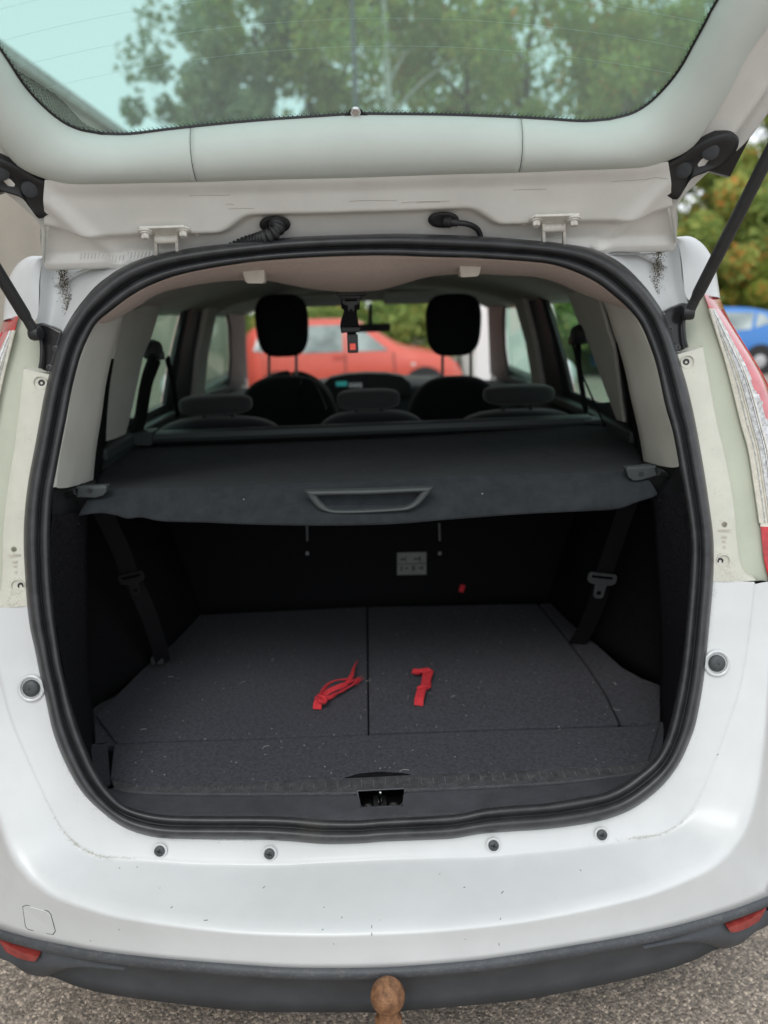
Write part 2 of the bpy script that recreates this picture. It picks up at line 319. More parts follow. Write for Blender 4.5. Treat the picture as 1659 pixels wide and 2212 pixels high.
def poly(name, pts, m, parent, depth=.004, ddir=(0, 1, 0), bevel=0., **k):   # solid plate from an outline
    pts = [np.array(p, float) for p in pts]; n = len(pts); tri = tessellate_polygon([[Vector(p) for p in pts]])
    V = pts+[p+np.array(ddir)*depth for p in pts]
    Fc = [tuple(t) for t in tri]+[tuple(i+n for i in t)[::-1] for t in tri]+[(i, (i+1) % n, (i+1) % n+n, i+n) for i in range(n)]
    k.setdefault('smooth', False); o = mesh(name, V, Fc, m, parent, **k)
    if bevel: md = o.modifiers.new('b', 'BEVEL'); md.width = bevel; md.segments = 2; md.limit_method = 'ANGLE'; md.angle_limit = math.radians(50)
    return o
def pillow(name, c, size, m, parent, e=4., n=24, tilt=0., shape=None, label=None):   # super-ellipsoid cushion
    V = []; Fc = []; n2 = n//2
    sg = lambda a, p: math.copysign(abs(a)**(2/p), a)
    for i in range(n2+1):
        ph = -math.pi/2+math.pi*i/n2
        for j in range(n):
            th = 2*math.pi*j/n
            p = np.array([sg(math.cos(ph), e)*sg(math.cos(th), e), sg(math.cos(ph), e)*sg(math.sin(th), e), sg(math.sin(ph), e)])
            if shape: p = shape(p)
            p = p*np.array(size)/2; ct, st = math.cos(tilt), math.sin(tilt)
            V.append(np.array(c)+np.array([p[0], p[1]*ct+p[2]*st, -p[1]*st+p[2]*ct]))
    for i in range(n2):
        for j in range(n): Fc.append((i*n+j, i*n+(j+1) % n, (i+1)*n+(j+1) % n, (i+1)*n+j))
    o = mesh(name, V, Fc, m, parent, label=label)
    bm = bmesh.new(); bm.from_mesh(o.data); bmesh.ops.remove_doubles(bm, verts=bm.verts, dist=1e-5); bm.to_mesh(o.data); bm.free(); return o
def ribbon(name, pts, width, m, parent, wdir=(1, 0, 0), t=.0012, n=40, taper=None, twist=None, **k):
    p = resample(pts, n); wd = np.array(wdir, float); wd /= np.linalg.norm(wd); V = []; T = np.gradient(p, axis=0)
    for i, q in enumerate(p):
        tt = T[i]/np.linalg.norm(T[i]); W = wd-tt*(wd@tt); W /= max(1e-9, np.linalg.norm(W)); N = np.cross(W, tt)
        if twist: a = twist(i/(n-1)); W, N = W*math.cos(a)+N*math.sin(a), N*math.cos(a)-W*math.sin(a)
        h = width/2*(taper(i/(n-1)) if taper else 1)
        V += [q-W*h-N*t, q+W*h-N*t, q+W*h+N*t, q-W*h+N*t]
    Fc = [(i*4+j, i*4+(j+1) % 4, i*4+4+(j+1) % 4, i*4+4+j) for i in range(n-1) for j in range(4)]+[(0, 1, 2, 3), (n*4-1, n*4-2, n*4-3, n*4-4)]
    k.setdefault('smooth', False); return mesh(name, V, Fc, m, parent, **k)
def text(name, s, c, h, ax, up, m, parent, depth=.0004):
    cu = bpy.data.curves.new('t', 'FONT'); cu.body = s; cu.size = h; cu.align_x = 'CENTER'; cu.align_y = 'CENTER'; cu.extrude = depth
    o = bpy.data.objects.new('t', cu); sc.collection.objects.link(o); bpy.context.view_layer.update()
    me = bpy.data.meshes.new_from_object(o.evaluated_get(bpy.context.evaluated_depsgraph_get())); bpy.data.objects.remove(o)
    X = Vector(ax).normalized(); Z = X.cross(Vector(up)).normalized(); Yv = Z.cross(X)
    V = [np.array(c)+np.array(X*v.co.x+Yv*v.co.y+Z*v.co.z) for v in me.vertices]; Fc = [tuple(p.vertices) for p in me.polygons]
    return mesh(name, V, Fc, m, parent, smooth=False)

# ================================================================== GROUND
def gz(y): return -.018*max(0, y-1.5)
V = []; Fc = []; xs = np.linspace(-90, 90, 41); ys = np.r_[np.linspace(-30, 1.5, 6), np.linspace(4, 150, 40)]
for y in ys:
    for x in xs: V.append((x, y, gz(y)))
for i in range(len(ys)-1):
    for j in range(len(xs)-1): Fc.append((i*41+j, i*41+j+1, i*41+42+j, i*41+41+j))
g = mesh('ground', V, Fc, 'asphalt'); g['kind'] = 'structure'

# ================================================================== THE OPEN CAR
car = thing('people_carrier', 'white people carrier seen from behind with its tailgate raised and empty boot open', 'car', (0, 1.1, 0))
OUT_R = [(829, 506), (930, 507), (1030, 511), (1130, 518), (1210, 526), (1270, 536), (1310, 551), (1350, 576), (1390, 616), (1420, 656), (1437, 686), (1455, 736), (1470, 786), (1485, 836), (1502, 911), (1520, 1011), (1532, 1090), (1540, 1151), (1542, 1200), (1540, 1260), (1532, 1351), (1525, 1426), (1515, 1501), (1502, 1566), (1490, 1600), (1475, 1635), (1455, 1668), (1430, 1698), (1395, 1728), (1355, 1753), (1305, 1771), (1255, 1781), (1180, 1791), (1105, 1796), (1040, 1801), (980, 1811), (930, 1814), (829, 1818)]
OUT_L = [(775, 1822), (700, 1823), (625, 1817), (550, 1813), (450, 1812), (360, 1811), (310, 1803), (265, 1786), (225, 1758), (190, 1726), (165, 1693), (145, 1656), (127, 1616), (112, 1572), (97, 1501), (87, 1461), (75, 1401), (65, 1356), (58, 1300), (54, 1240), (51, 1176), (53, 1110), (61, 1040), (75, 966), (85, 911), (95, 856), (107, 806), (120, 760), (134, 721), (155, 686), (180, 651), (210, 618), (250, 586), (300, 562), (350, 548), (425, 535), (532, 523), (650, 512)]
IN_R = [(829, 552), (929, 555), (1029, 558), (1129, 564), (1190, 571), (1242, 587), (1290, 611), (1328, 640), (1359, 668), (1385, 703), (1409, 761), (1422, 806), (1437, 876), (1454, 936), (1467, 1006), (1475, 1050), (1482, 1090), (1490, 1150), (1492, 1200), (1488, 1276), (1482, 1350), (1475, 1420), (1467, 1476), (1456, 1530), (1447, 1570), (1437, 1600), (1422, 1630), (1405, 1650), (1380, 1670), (1345, 1695), (1305, 1713), (1255, 1723), (1180, 1735), (1110, 1740), (1045, 1747), (994, 1758), (930, 1763), (829, 1768)]
IN_L = [(775, 1772), (700, 1771), (625, 1765), (550, 1763), (450, 1763), (365, 1761), (310, 1753), (265, 1736), (230, 1701), (205, 1661), (187, 1621), (171, 1580), (154, 1526), (142, 1476), (131, 1426), (124, 1376), (117, 1326), (112, 1276), (109, 1226), (108, 1150), (112, 1076), (121, 1020), (132, 961), (142, 911), (152, 856), (162, 811), (175, 766), (192, 726), (210, 696), (240, 671), (280, 641), (325, 616), (390, 593), (475, 576), (575, 563), (700, 555)]
SC = np.array([810., 1160.])
def angular(pts, ths):
    p = dense(pts, 3000, True); d = p-SC; a = np.arctan2(d[:, 1], d[:, 0]); r = np.hypot(d[:, 0], d[:, 1]); i = np.argsort(a); a = a[i]; r = r[i]
    a = np.r_[a-2*math.pi, a, a+2*math.pi]; r = np.r_[r, r, r]; R = np.interp(ths, a, r); return SC+np.stack([np.cos(ths)*R, np.sin(ths)*R], 1)
# ring stations spaced evenly along the outer contour
_o = resample(OUT_R+OUT_L, 420, True); TH = np.unwrap(np.arctan2(_o[:, 1]-SC[1], _o[:, 0]-SC[0]))
TH = TH % (2*math.pi); TH = np.where(TH > math.pi, TH-2*math.pi, TH); OO = angular(OUT_R+OUT_L, TH); II = angular(IN_R+IN_L, TH)
prof = [(-.02, .022), (-.015, .010), (.01, -.004), (.06, -.014), (.14, -.021), (.25, -.024), (.36, -.023), (.46, -.017), (.53, -.006), (.565, .006), (.60, .002), (.65, -.006), (.74, -.011), (.84, -.011), (.94, -.004), (1.0, .008), (1.02, .030)]
rings = []; dirt = []
for u, dy in prof:
    r = [onS(*(OO[i]*(1-u)+II[i]*u), lift(SA, dy*.9)) for i in range(420)]; rings.append(r); dirt.append([(.8 if p[2] < .72 else .35)+(.75*math.exp(-((p[0]+.115)/.028)**2) if p[2] < .65 else 0) for p in r])
loft('door_seal', rings, 'rubber', car, closed=True, attr=dirt)
SEAL_OUT = np.array(rings[0]); SEAL_IN = np.array(rings[-1])

# --- rear bumper cover
def halfring(px, f, n): return resample(P(px, f), n)
def fullcurve(right, left): return np.vstack([left[::-1], right[1:]])
B0 = [(829, 1812), (930, 1808), (1040, 1796), (1180, 1786), (1305, 1766), (1395, 1724), (1450, 1664), (1485, 1600), (1505, 1520), (1520, 1426), (1535, 1300), (1538, 1256)]
B1 = [(829, 1852), (954, 1848), (1039, 1846), (1129, 1838), (1229, 1828), (1304, 1816), (1379, 1806), (1429, 1798), (1469, 1776), (1499, 1741), (1524, 1691), (1544, 1641), (1563, 1590), (1594, 1500), (1609, 1430), (1620, 1350), (1630, 1257)]
B2 = [(829, 2007), (929, 2002), (1029, 1993), (1129, 1981), (1229, 1963), (1329, 1941), (1404, 1921), (1479, 1891), (1529, 1866), (1569, 1831), (1599, 1791), (1619, 1741), (1634, 1681), (1644, 1616), (1652, 1540), (1662, 1430), (1672, 1330), (1680, 1257)]
B3 = [(829, 2090), (929, 2083), (1029, 2074), (1129, 2060), (1229, 2044), (1329, 2027), (1429, 2007), (1504, 1988), (1579, 1966), (1629, 1948), (1659, 1936)]
f1 = lambda x, z: SA(x, z)-.004; f3 = lambda x, z: .92+.33*x*x
def split(px, f, k, n1, n2):                                # two spans resampled apart so key corners line up
    w_ = P(px, f); return np.vstack([resample(w_[:k+1], n1), resample(w_[k:], n2)[1:]])
N1, N2 = 60, 46
R0 = split(B0, lift(SA, .004), 5, N1, N2); R1 = split(B1, f1, 8, N1, N2); R2 = split(B2, SB, 9, N1, N2)
w3 = P(B3, f3)
seg2 = [w3[-1], np.array([.80, 1.20, .435]), np.array([.88, 1.36, .50]), np.array([.915, 1.50, .70]), np.array([.90, 1.53, .85]), np.array([.86, 1.52, 1.0])]
R3 = np.vstack([resample(w3, N1), resample(seg2, N2)[1:]])
def ledge(a, b, ts, fn): return [a*(1-t)+b*t+fn(t) for t in ts]
rings = [R0+np.array([0, .02, 0]), R0]
for t in (.15, .5, .8, .93): rings.append(R0*(1-t)+R1*t+np.array([0, .002*math.sin(t*3), 0]))
rings.append(R1)
for t, dz in ((.010, -.0025), (.025, -.0040), (.08, -.0040), (.16, -.0032), (.3, -.0016), (.5, .0), (.7, .0006), (.85, .0012), (.96, .0012)): rings.append(R1*(1-t)+R2*t+np.array([0, -dz*.4 if False else 0, dz*(.9)]))
rings.append(R2)
for t, k in ((.02, .55), (.05, .9), (.10, .9), (.3, .6), (.6, .35), (.85, .2)):
    q = R2*(1-t)+R3*t; q[:, 1] -= .007*k*(1-t); rings.append(q)
rings += [R3, R3+np.array([0, .015, -.004])]
full = [fullcurve(r, mir(r)) for r in rings]
K = len(full); dirt = np.zeros((K, len(full[0])))
zz = np.array([r[:, 2] for r in full])
dirt[1] = .95; dirt[2] = .62; dirt[3] = .42; dirt[4:6] = .38; dirt[6] = .75; dirt[7] = 1.05; dirt[8] = .85; dirt[9] = .5; dirt[10:] = .42; dirt[-7:-2] = .22; dirt[-1:] = .5
_x = np.array(full[5])[:, 0]; _m = .62+.22*np.sin(_x*23+1)*np.sin(_x*9)+.50*np.exp(-((np.abs(_x)-.49)/.085)**2); dirt[6:10] *= np.clip(_m, .42, 1.25)
xx = np.abs(np.array([r[:, 0] for r in full])); dirt += np.where((xx > .36) & (zz < .70), .10, 0)*(np.arange(K)[:, None] < 10)
bumper = loft('rear_bumper', full, 'paint', car, attr=dirt)
from mathutils.bvhtree import BVHTree
_V, _F = grid(full); BVH = BVHTree.FromPolygons([Vector(v) for v in _V], _F)
def onB(px, py, off=0.):                                    # on the bumper skin, raised along its normal
    d = Vector(ray(px, py)).normalized(); q, n_, i_, t_ = BVH.ray_cast(Vector(CAM), d)
    if q is None: return onS(px, py, lambda x, z: .92+.33*x*x)
    if n_.dot(d) > 0: n_ = -n_
    return np.array(q+n_*off)
def nB(px, py):
    d = Vector(ray(px, py)).normalized(); q, n_, i_, t_ = BVH.ray_cast(Vector(CAM), d)
    return np.array([0., -1., .2]) if n_ is None else np.array(n_ if n_.dot(d) < 0 else -n_)

# --- black lower bumper: rounded strip, corner wings and recessed skirt
def curve3(dy, dz, n=N1): q = R3[:N1+N2//2].copy(); q[:, 1] += dy; q[:, 2] += dz; return q
strip = []; fade = np.r_[np.zeros(N1-8), np.linspace(0, 1, 8+N2//2)][:, None]
for dy, dz in ((.012, .0), (-.004, -.001), (-.008, -.006), (-.008, -.014), (-.002, -.021), (.012, -.024)):
    q = curve3(dy, dz); strip.append(q)
fs = [fullcurve(r, mir(r)) for r in strip]
loft('bumper_strip', fs, 'bumper_black', car, attr=[[.9]*len(fs[0]) if i in (1, 2, 3) else [.3]*len(fs[0]) for i in range(len(fs))])
SK_T = [(829, 2113), (929, 2106), (1029, 2096), (1129, 2080), (1229, 2065), (1329, 2048), (1400, 2034), (1470, 2026), (1515, 2030)]
SK_B = [(829, 2190), (874, 2184), (979, 2175), (1129, 2160), (1279, 2132), (1429, 2098), (1504, 2072), (1530, 2058), (1556, 2048)]
st = resample(P(SK_T, lift(f3, .014)), 50); sb = resample([onS(a, b, lambda x, z: .955+.30*x*x) for a, b in SK_B], 50)
mid = lambda t, dy: st*(1-t)+sb*t+np.array([0, dy, 0])
rs = [st+np.array([0, -.004, .01]), st, mid(.1, .006), mid(.4, .010), mid(.75, .008), sb, sb+np.array([0, .03, -.002]), sb+np.array([0, .25, .03])]
loft('bumper_skirt', [fullcurve(r, mir(r)) for r in rs], 'bumper_black', car, attr=[[.25]*99]*8, label='dark grey plastic skirt under the bumper')
# wing at each lower corner
def wing(s):
    top = resample([onS(*p, lambda x, z: f3(x, z)+.004) for p in [(1380, 2036), (1440, 2024), (1504, 2008), (1579, 1987), (1640, 1966), (1700, 1940)]]+[np.array([.86, 1.36, .46]), np.array([.90, 1.55, .50])], 40)
    bot = resample([onS(*p, lambda x, z: f3(x, z)+.01) for p in [(1400, 2036), (1470, 2028), (1530, 2040), (1556, 2049), (1580, 2046), (1610, 2022)]]+[np.array([.74, 1.20, .33]), np.array([.86, 1.50, .30])], 40)
    rr = [top*(1-t)+bot*t+np.array([0, -.012*math.sin(t*math.pi), 0]) for t in np.linspace(0, 1, 8)]+[bot+np.array([-.01, .06, .01])]
    loft('bumper_corner', [SX(r, s) for r in rr], 'bumper_black', car, attr=[[.7]*40]*9)
    rp = [(1572, 2006), (1600, 1996), (1625, 1984), (1650, 1966), (1656, 1962), (1640, 1990), (1615, 2005), (1594, 2013), (1580, 2015)]
    poly('reflector', SX([onS(*p, lambda x, z: f3(x, z)-.009) for p in rp], s), 'red_reflector', car, .012, bevel=.003)
both(wing)

# --- tow eye cover, plugs, bolts
def disc_on(px, py, f, r, profl, name, m, parent, axis=(0, -1, .25), n=24, label=None, **k):
    c = onS(px, py, f); b = MB(); b.lathe(c, axis, [(r*a, h) for a, h in profl], n); o = b.build(name, m, parent, label=label, **k); return smoothby(o)
shelf = lambda x, z: SA(x, z)-.004
for (px, py) in ((345, 1838), (582, 1844), (1066, 1826), (1300, 1803)):
    o = disc_on(px, py, shelf, .0088, [(1.45, -.0006), (1.42, .0002), (1.15, .0003), (1.08, -.0008)], 'plug_ring', 'paint', car, (0, -1, .35))
    p = disc_on(px, py, shelf, .0088, [(1, -.002), (1.0, .0022), (.85, .0036), (.35, .0042), (0, .0042)], 'bumper_plug', 'plug', car, (0, -1, .35))
    c = onS(px, py, shelf)+np.array([0, -.0045, .0012]); b = MB()
    for a in (0.3, 0.3+math.pi/2): b.box(c, (.010, .0012, .0016), Matrix.Rotation(a, 3, 'Y'))
    b.build('cross_slot', 'black', p)
fb = lambda x, z: SA(x, z)-.002
for (px, py) in ((67, 1487), (1549, 1433)):
    disc_on(px, py, fb, .0215, [(1.12, -.004), (1.1, .0010), (1.0, .0022), (.88, .0008), (.86, -.003), (.0, -.003)], 'bolt_seat', 'paint', car)
    p = disc_on(px, py, fb, .0135, [(1.12, -.002), (1.1, .0016), (.92, .0045), (.5, .006), (.14, .006), (.12, .0048), (0, .0048)], 'bolt_cap', 'plug', car)
c4 = [(50, 1959), (58, 1956), (103, 1969), (109, 1975), (119, 2011), (114, 2018), (62, 2007), (56, 2001)]
wb = lambda x, z: .925+.33*x*x-.006
nn = nB(83, 1988)
poly('tow_eye_gap', [onB(*p, .0002) for p in [(48.5, 1958), (57.5, 1954.5), (104, 1967.5), (110.5, 1974.5), (120.5, 2011.5), (115, 2019.5), (61, 2008.5), (54.5, 2002)]], 'screw', car, .004, tuple(-nn))
poly('tow_eye_cover', [onB(*p, .0010) for p in c4], 'paint', car, .006, tuple(-nn), bevel=.0008)
b = MB(); r2 = random.Random(11)
for px, py, ln, an in [(1003, 1917, .004, .4), (258, 2008, .003, .1), (803, 2002, .005, 1.4), (803, 2018, .005, 1.5), (258, 1875, .003, .5), (1081, 1985, .004, .9), (697, 2008, .003, .5), (1254, 1880, .004, 2.0), (1085, 1928, .008, .8), (570, 1917, .006, .8), (1078, 2040, .006, 1.8), (371, 1960, .005, .8), (950, 1888, .003, 1.5), (445, 1988, .008, .05), (1550, 1630, .004, .5), (700, 1960, .003, 1)]+[(r2.uniform(60, 1560), r2.uniform(1870, 2070), r2.uniform(.0012, .0035), r2.uniform(0, 3)) for _ in range(8)]:
    c = onB(px, py, .0002); b.box(c, (ln*.8, .0008, .0006), Matrix.Rotation(an, 3, nB(px, py).tolist()))
b.build('paint_chip', 'screw', bumper)['kind'] = 'stuff'

# --- tow ball
tb = onY(837.5, 2151, .885); b = MB(); R_ = .0262
b.lathe(tb, (0, 0, 1), [(0, R_)]+[(R_*math.sin(a), R_*math.cos(a)) for a in np.linspace(.25, 2.62, 18)]+[(.0145, -.026), (.0145, -.04), (.021, -.045), (.021, -.06)], 32)
ball = smoothby(b.build('tow_ball', 'rust', car), 60)
b = MB(); b.tube(resample([tb+np.array([0, 0, -.055]), tb+np.array([0, .01, -.12]), tb+np.array([0, .09, -.17]), tb+np.array([0, .3, -.16])], 20), .021, 14); smoothby(b.build('neck', 'rust', ball))

# --- sill trim
def zpt(pts, z): return [onZ(a, b, z) for a, b in pts]
def board(name, px, z, m='carpet', thick=.018, bev=.004, parent=car, mirror=False, **k):
    return poly(name, (mir(zpt(px, z)) if mirror else zpt(px, z)), m, parent, thick, (0, 0, -1), bevel=bev, **k)
CE = [(240, 1683), (300, 1697), (500, 1692), (740, 1680), (745, 1680), (889, 1673), (1179, 1661), (1354, 1651), (1399, 1641)]  # carpet edge
TE = [(246, 1700), (300, 1709), (500, 1712), (770, 1709), (874, 1703), (1179, 1689), (1354, 1669), (1404, 1655)]               # textured strip edge
NS = 480; ce = resample(zpt(CE, .596), NS, smooth=False); te = resample(zpt(TE, .597), NS)
bot_px = [II[i] for i in range(420) if II[i][1] > 1690]
bot_px = sorted(bot_px, key=lambda q: q[0]); bp_ = resample([onS(a, b+4, lift(SA, .004)) for a, b in bot_px], NS)
loft('sill_grip_strip', [ce+np.array([0, .03, -.004]), ce+np.array([0, 0, .0]), ce*.5+te*.5+np.array([0, 0, .001]), te], 'sill_grip', car, attr=[[.9]*NS]*4)
face = [te, te+np.array([0, -.003, .0005]), te+np.array([0, -.007, -.003])]+[te*(1-t)+bp_*t+np.array([0, -.004, 0]) for t in np.linspace(.08, .95, 20)]+[bp_+np.array([0, 0, -.01])]
V, Fc = grid(face); cx0, cx1 = onZ(770, 1707, .597)[0], onZ(873, 1703, .597)[0]
Fk = []
for f in Fc:
    c = V[list(f)].mean(0); q_ = c-CAM; px_, py_ = 829.5+FPX*(q_@CR)/(q_@CF), 1106-FPX*(q_@CU)/(q_@CF); w_ = (py_-1707)/36
    if 771+8*w_ < px_ < 873-3*w_ and 1706 < py_+(px_-770)*.035 < 1745: continue
    Fk.append(f)
sill = mesh('sill_trim', V, Fk, 'sill', car, attr=[[.5]*NS, [.95]*NS, [.85]*NS]+[[.25]*NS]*16+[[.9]*NS]*5)
b = MB()
for i in range(46):
    x = -.50+i*.0222; j = int(np.argmin(abs(te[:, 0]-x))); p = (te[j]+ce[j])/2; b.box((x, p[1]+random.uniform(-.002, .002), p[2]+.0006), (.0010, abs(te[j][1]-ce[j][1])*random.uniform(.3, .62), .0012))
b.build('grip_rib', 'rib_wear', sill)['kind'] = 'stuff'
# latch recess
lx0, lx1, ly, lz = cx0, cx1, te[240][1], .585
box = MB(); box.box(((lx0+lx1)/2, ly+.075, lz-.055), (lx1-lx0+.03, .004, .12)); box.box(((lx0+lx1)/2, ly+.03, onS(821, 1741, lambda x, z: te[240][1]+.006)[2]-.006), (lx1-lx0+.03, .09, .003))
for x in (lx0-.003, lx1+.003): box.box((x, ly+.03, lz-.02), (.004, .1, .06))
box.build('latch_recess', 'carpet_low', sill)
board('finger_slot', [(743, 1679), (775, 1669.5), (820, 1665.5), (870, 1668.5), (890, 1672.5), (886, 1674), (746, 1681)], .5966, 'carpet_low', .0008, 0)  # near-black sheet put under the notch for the shade inside the slot
rim = [onS(*p, lambda x, z: .0+te[240][1]-.006+(.597-z)*-1.2) for p in [(771, 1708), (873, 1703), (876, 1706), (871, 1735), (864, 1741), (785, 1745), (778, 1741)]]
b = MB(); b.tube(resample(rim+[rim[0]], 60, smooth=False), .0016, 6); smoothby(b.build('latch_rim', 'sill', sill))
fl = lambda x, z: te[240][1]+.006
s0, s1 = onS(821, 1711, fl), onS(821, 1737, fl)
b = MB(); b.tube(resample([s1, s1*.3+s0*.7, s0+np.array([0, .004, 0]), s0+np.array([0, .03, 0]), s1+np.array([0, .04, -.0])], 24), .0036, 10)
smoothby(b.build('striker', 'chrome', sill)); b = MB(); b.box(s1+np.array([0, .012, -.003]), (.024, .03, .004)); b.build('striker_base', 'screw', sill)
for px in (795, 850):
    q = onS(px, 1741 if px < 800 else 1738, fl); b = MB(); b.lathe(q+np.array([0, 0, -.003]), (0, -.25, 1), [(.0085, -.002), (.0085, .001), (.006, .0035), (.003, .004), (0, .003)], 20); smoothby(b.build('striker_bolt', 'steel', sill))

# --- boot floor
Z0 = .600
boardR = board('floor_panel', [(797.5, 1581), (1337, 1563), (1307, 1500), (1272, 1446), (1238, 1400), (1199, 1350), (1160, 1303), (795, 1310)], Z0+.002)
boardL = board('floor_panel', [(250, 1603), (795, 1585), (792, 1310), (431, 1327), (395, 1360), (330, 1422), (262, 1490), (207, 1545)], Z0-.001)
fs_px = [(246, 1607), (500, 1599), (797, 1588), (1100, 1577), (1424, 1568), (1401, 1640), (1354, 1650), (1179, 1660), (892, 1672), (870, 1668), (820, 1665), (775, 1669), (742, 1679), (500, 1690), (300, 1696), (238, 1682)]
board('floor_flap', fs_px, Z0-.0015, label='carpeted flap in front of the two floor panels with a finger slot')
board('floor_side', [(1342, 1563), (1426, 1564), (1427, 1479), (1385, 1464), (1344, 1441), (1294, 1396), (1269, 1376), (1262, 1360), (1235, 1320), (1210, 1300), (1165, 1303), (1203, 1350), (1242, 1400), (1276, 1446), (1311, 1500)], Z0-.003)
board('floor_side', [(1342, 1563), (1426, 1564), (1427, 1479), (1385, 1464), (1344, 1441), (1294, 1396), (1269, 1376), (1262, 1360), (1235, 1320), (1210, 1300), (1165, 1303), (1203, 1350), (1242, 1400), (1276, 1446), (1311, 1500)], Z0-.007, mirror=True)
b = MB(); b.box((0, 1.67, Z0-.03), (1.24, .76, .012)); b.build('floor_pan', 'carpet_low', car)
for m_ in (False, True): board('floor_corner', [(1400, 1560), (1430, 1560), (1452, 1566), (1438, 1605), (1424, 1634), (1406, 1652), (1396, 1645)], Z0-.007, 'carpet', .006, 0, mirror=m_)
# side lining: recessed wall with wheel bulge, rear-facing lining, upper plastic
wb_ = [(.655, 1.47, Z0-.01), (.645, 1.51, Z0-.01), (.61, 1.60, Z0-.01), (.565, 1.74, Z0-.01), (.53, 1.9, Z0-.01), (.505, 2.06, Z0-.01)]
wt_ = [(.66, 1.36, 1.12), (.665, 1.45, 1.12), (.67, 1.6, 1.12), (.67, 1.75, 1.12), (.67, 1.9, 1.12), (.67, 2.08, 1.12)]
def sidewall(s):
    a, c = resample(wb_, 30), resample(wt_, 30)
    rr = [SX(a*(1-t)+c*t-np.array([[.05*math.sin(math.pi*t)*math.exp(-((y-1.82)/.16)**2)] for y in a[:, 1]])*np.array([1, 0, 0]), s) for t in np.linspace(0, 1, 14)]
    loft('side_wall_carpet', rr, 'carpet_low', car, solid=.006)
    # lining beside the opening, facing the back
    edge = resample([onS(*p, lambda x, z: 1.42+.12*(1.0-z)*0+.05*(.9-z)) for p in [(1404, 1062), (1412, 1130), (1417, 1201), (1424, 1326), (1427, 1400), (1426, 1478), (1424, 1540), (1422, 1570), (1415, 1610), (1402, 1640)]], 40)
    inn = resample([onS(*p, lift(SA, .012)) for p in [(1478, 1062), (1486, 1110), (1493, 1200), (1489, 1276), (1480, 1370), (1468, 1476), (1449, 1566), (1437, 1605), (1424, 1630), (1406, 1652)]], 40)
    rr = [SX(inn*(1-t)+edge*t+np.array([0, -.012*math.sin(t*math.pi), 0]), s) for t in (0, .2, .45, .7, .9, 1)]+[SX(edge+np.array([.012, .01, 0]), s)]
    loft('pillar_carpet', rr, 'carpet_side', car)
    cap = [(1388, 999), (1407, 1003), (1474, 1009), (1480, 1060), (1485, 1106), (1455, 1096), (1430, 1080), (1411, 1068), (1385, 1060)]
    poly('pillar_foot_trim', SX([onS(*p, lambda x, z: SA(x, z)+.040+3.0*max(0, .60-x)) for p in cap], s), 'black', car, .01, bevel=.003)
    disc = onS(1443, 1395, lambda x, z: SA(x, z)+.10); 
both(sidewall)
def clipd(px, py, s=1):
    c = onS(px, py, lambda x, z: 1.40)
# seat back wall
def seatback():
    xs = np.linspace(-.66, .66, 45); rr = []
    for z in np.linspace(Z0-.01, 1.13, 12): rr.append([(x, 2.035+.012*math.cos(x*14)*0+.008*(abs(x+.22) < .006)+.008*(abs(x-.22) < .006), z) for x in xs])
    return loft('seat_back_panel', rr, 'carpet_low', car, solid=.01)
sbk = seatback()
lab = [onY(x, y, 2.028) for x, y in [(858, 1194), (921, 1193), (921, 1241), (858, 1242)]]
stk = poly('instruction_sticker', lab, 'sticker', sbk, .002)
b = MB(); lo, hi = lab[3], lab[1]
for i, (u, v, a, h) in enumerate([(.2, .72, .16, .08), (.3, .72, .03, .3), (.68, .72, .22, .06), (.78, .70, .04, .26), (.15, .3, .06, .2), (.32, .3, .12, .06), (.55, .3, .1, .2), (.8, .3, .16, .05), (.85, .3, .05, .2), (.5, .5, .96, .03)]):
    c = lo+(hi-lo)*np.array([u, 0, v]); b.box((c[0], 2.026, lo[2]+(hi[2]-lo[2])*v), (a*(hi[0]-lo[0]), .002, h*(hi[2]-lo[2])))
b.build('pictogram', 'ink', stk)
tg = onY(998, 1271, 2.02); b = MB(); b.box(tg, (.014, .003, .022), Matrix.Rotation(.3, 3, 'Y')); b.build('release_tab', 'red_webbing', sbk)
for px in (663, 949):
    a, c = onY(px, 1130, 2.02), onY(px+1, 1168, 2.02); b = MB(); b.tube([a, c], .003, 8); b.build('latch_rod', 'post_metal', sbk); b = MB(); b.box(onY(px+1, 1195, 2.02), (.008, .006, .01)); b.build('latch_end', 'post_metal', sbk)

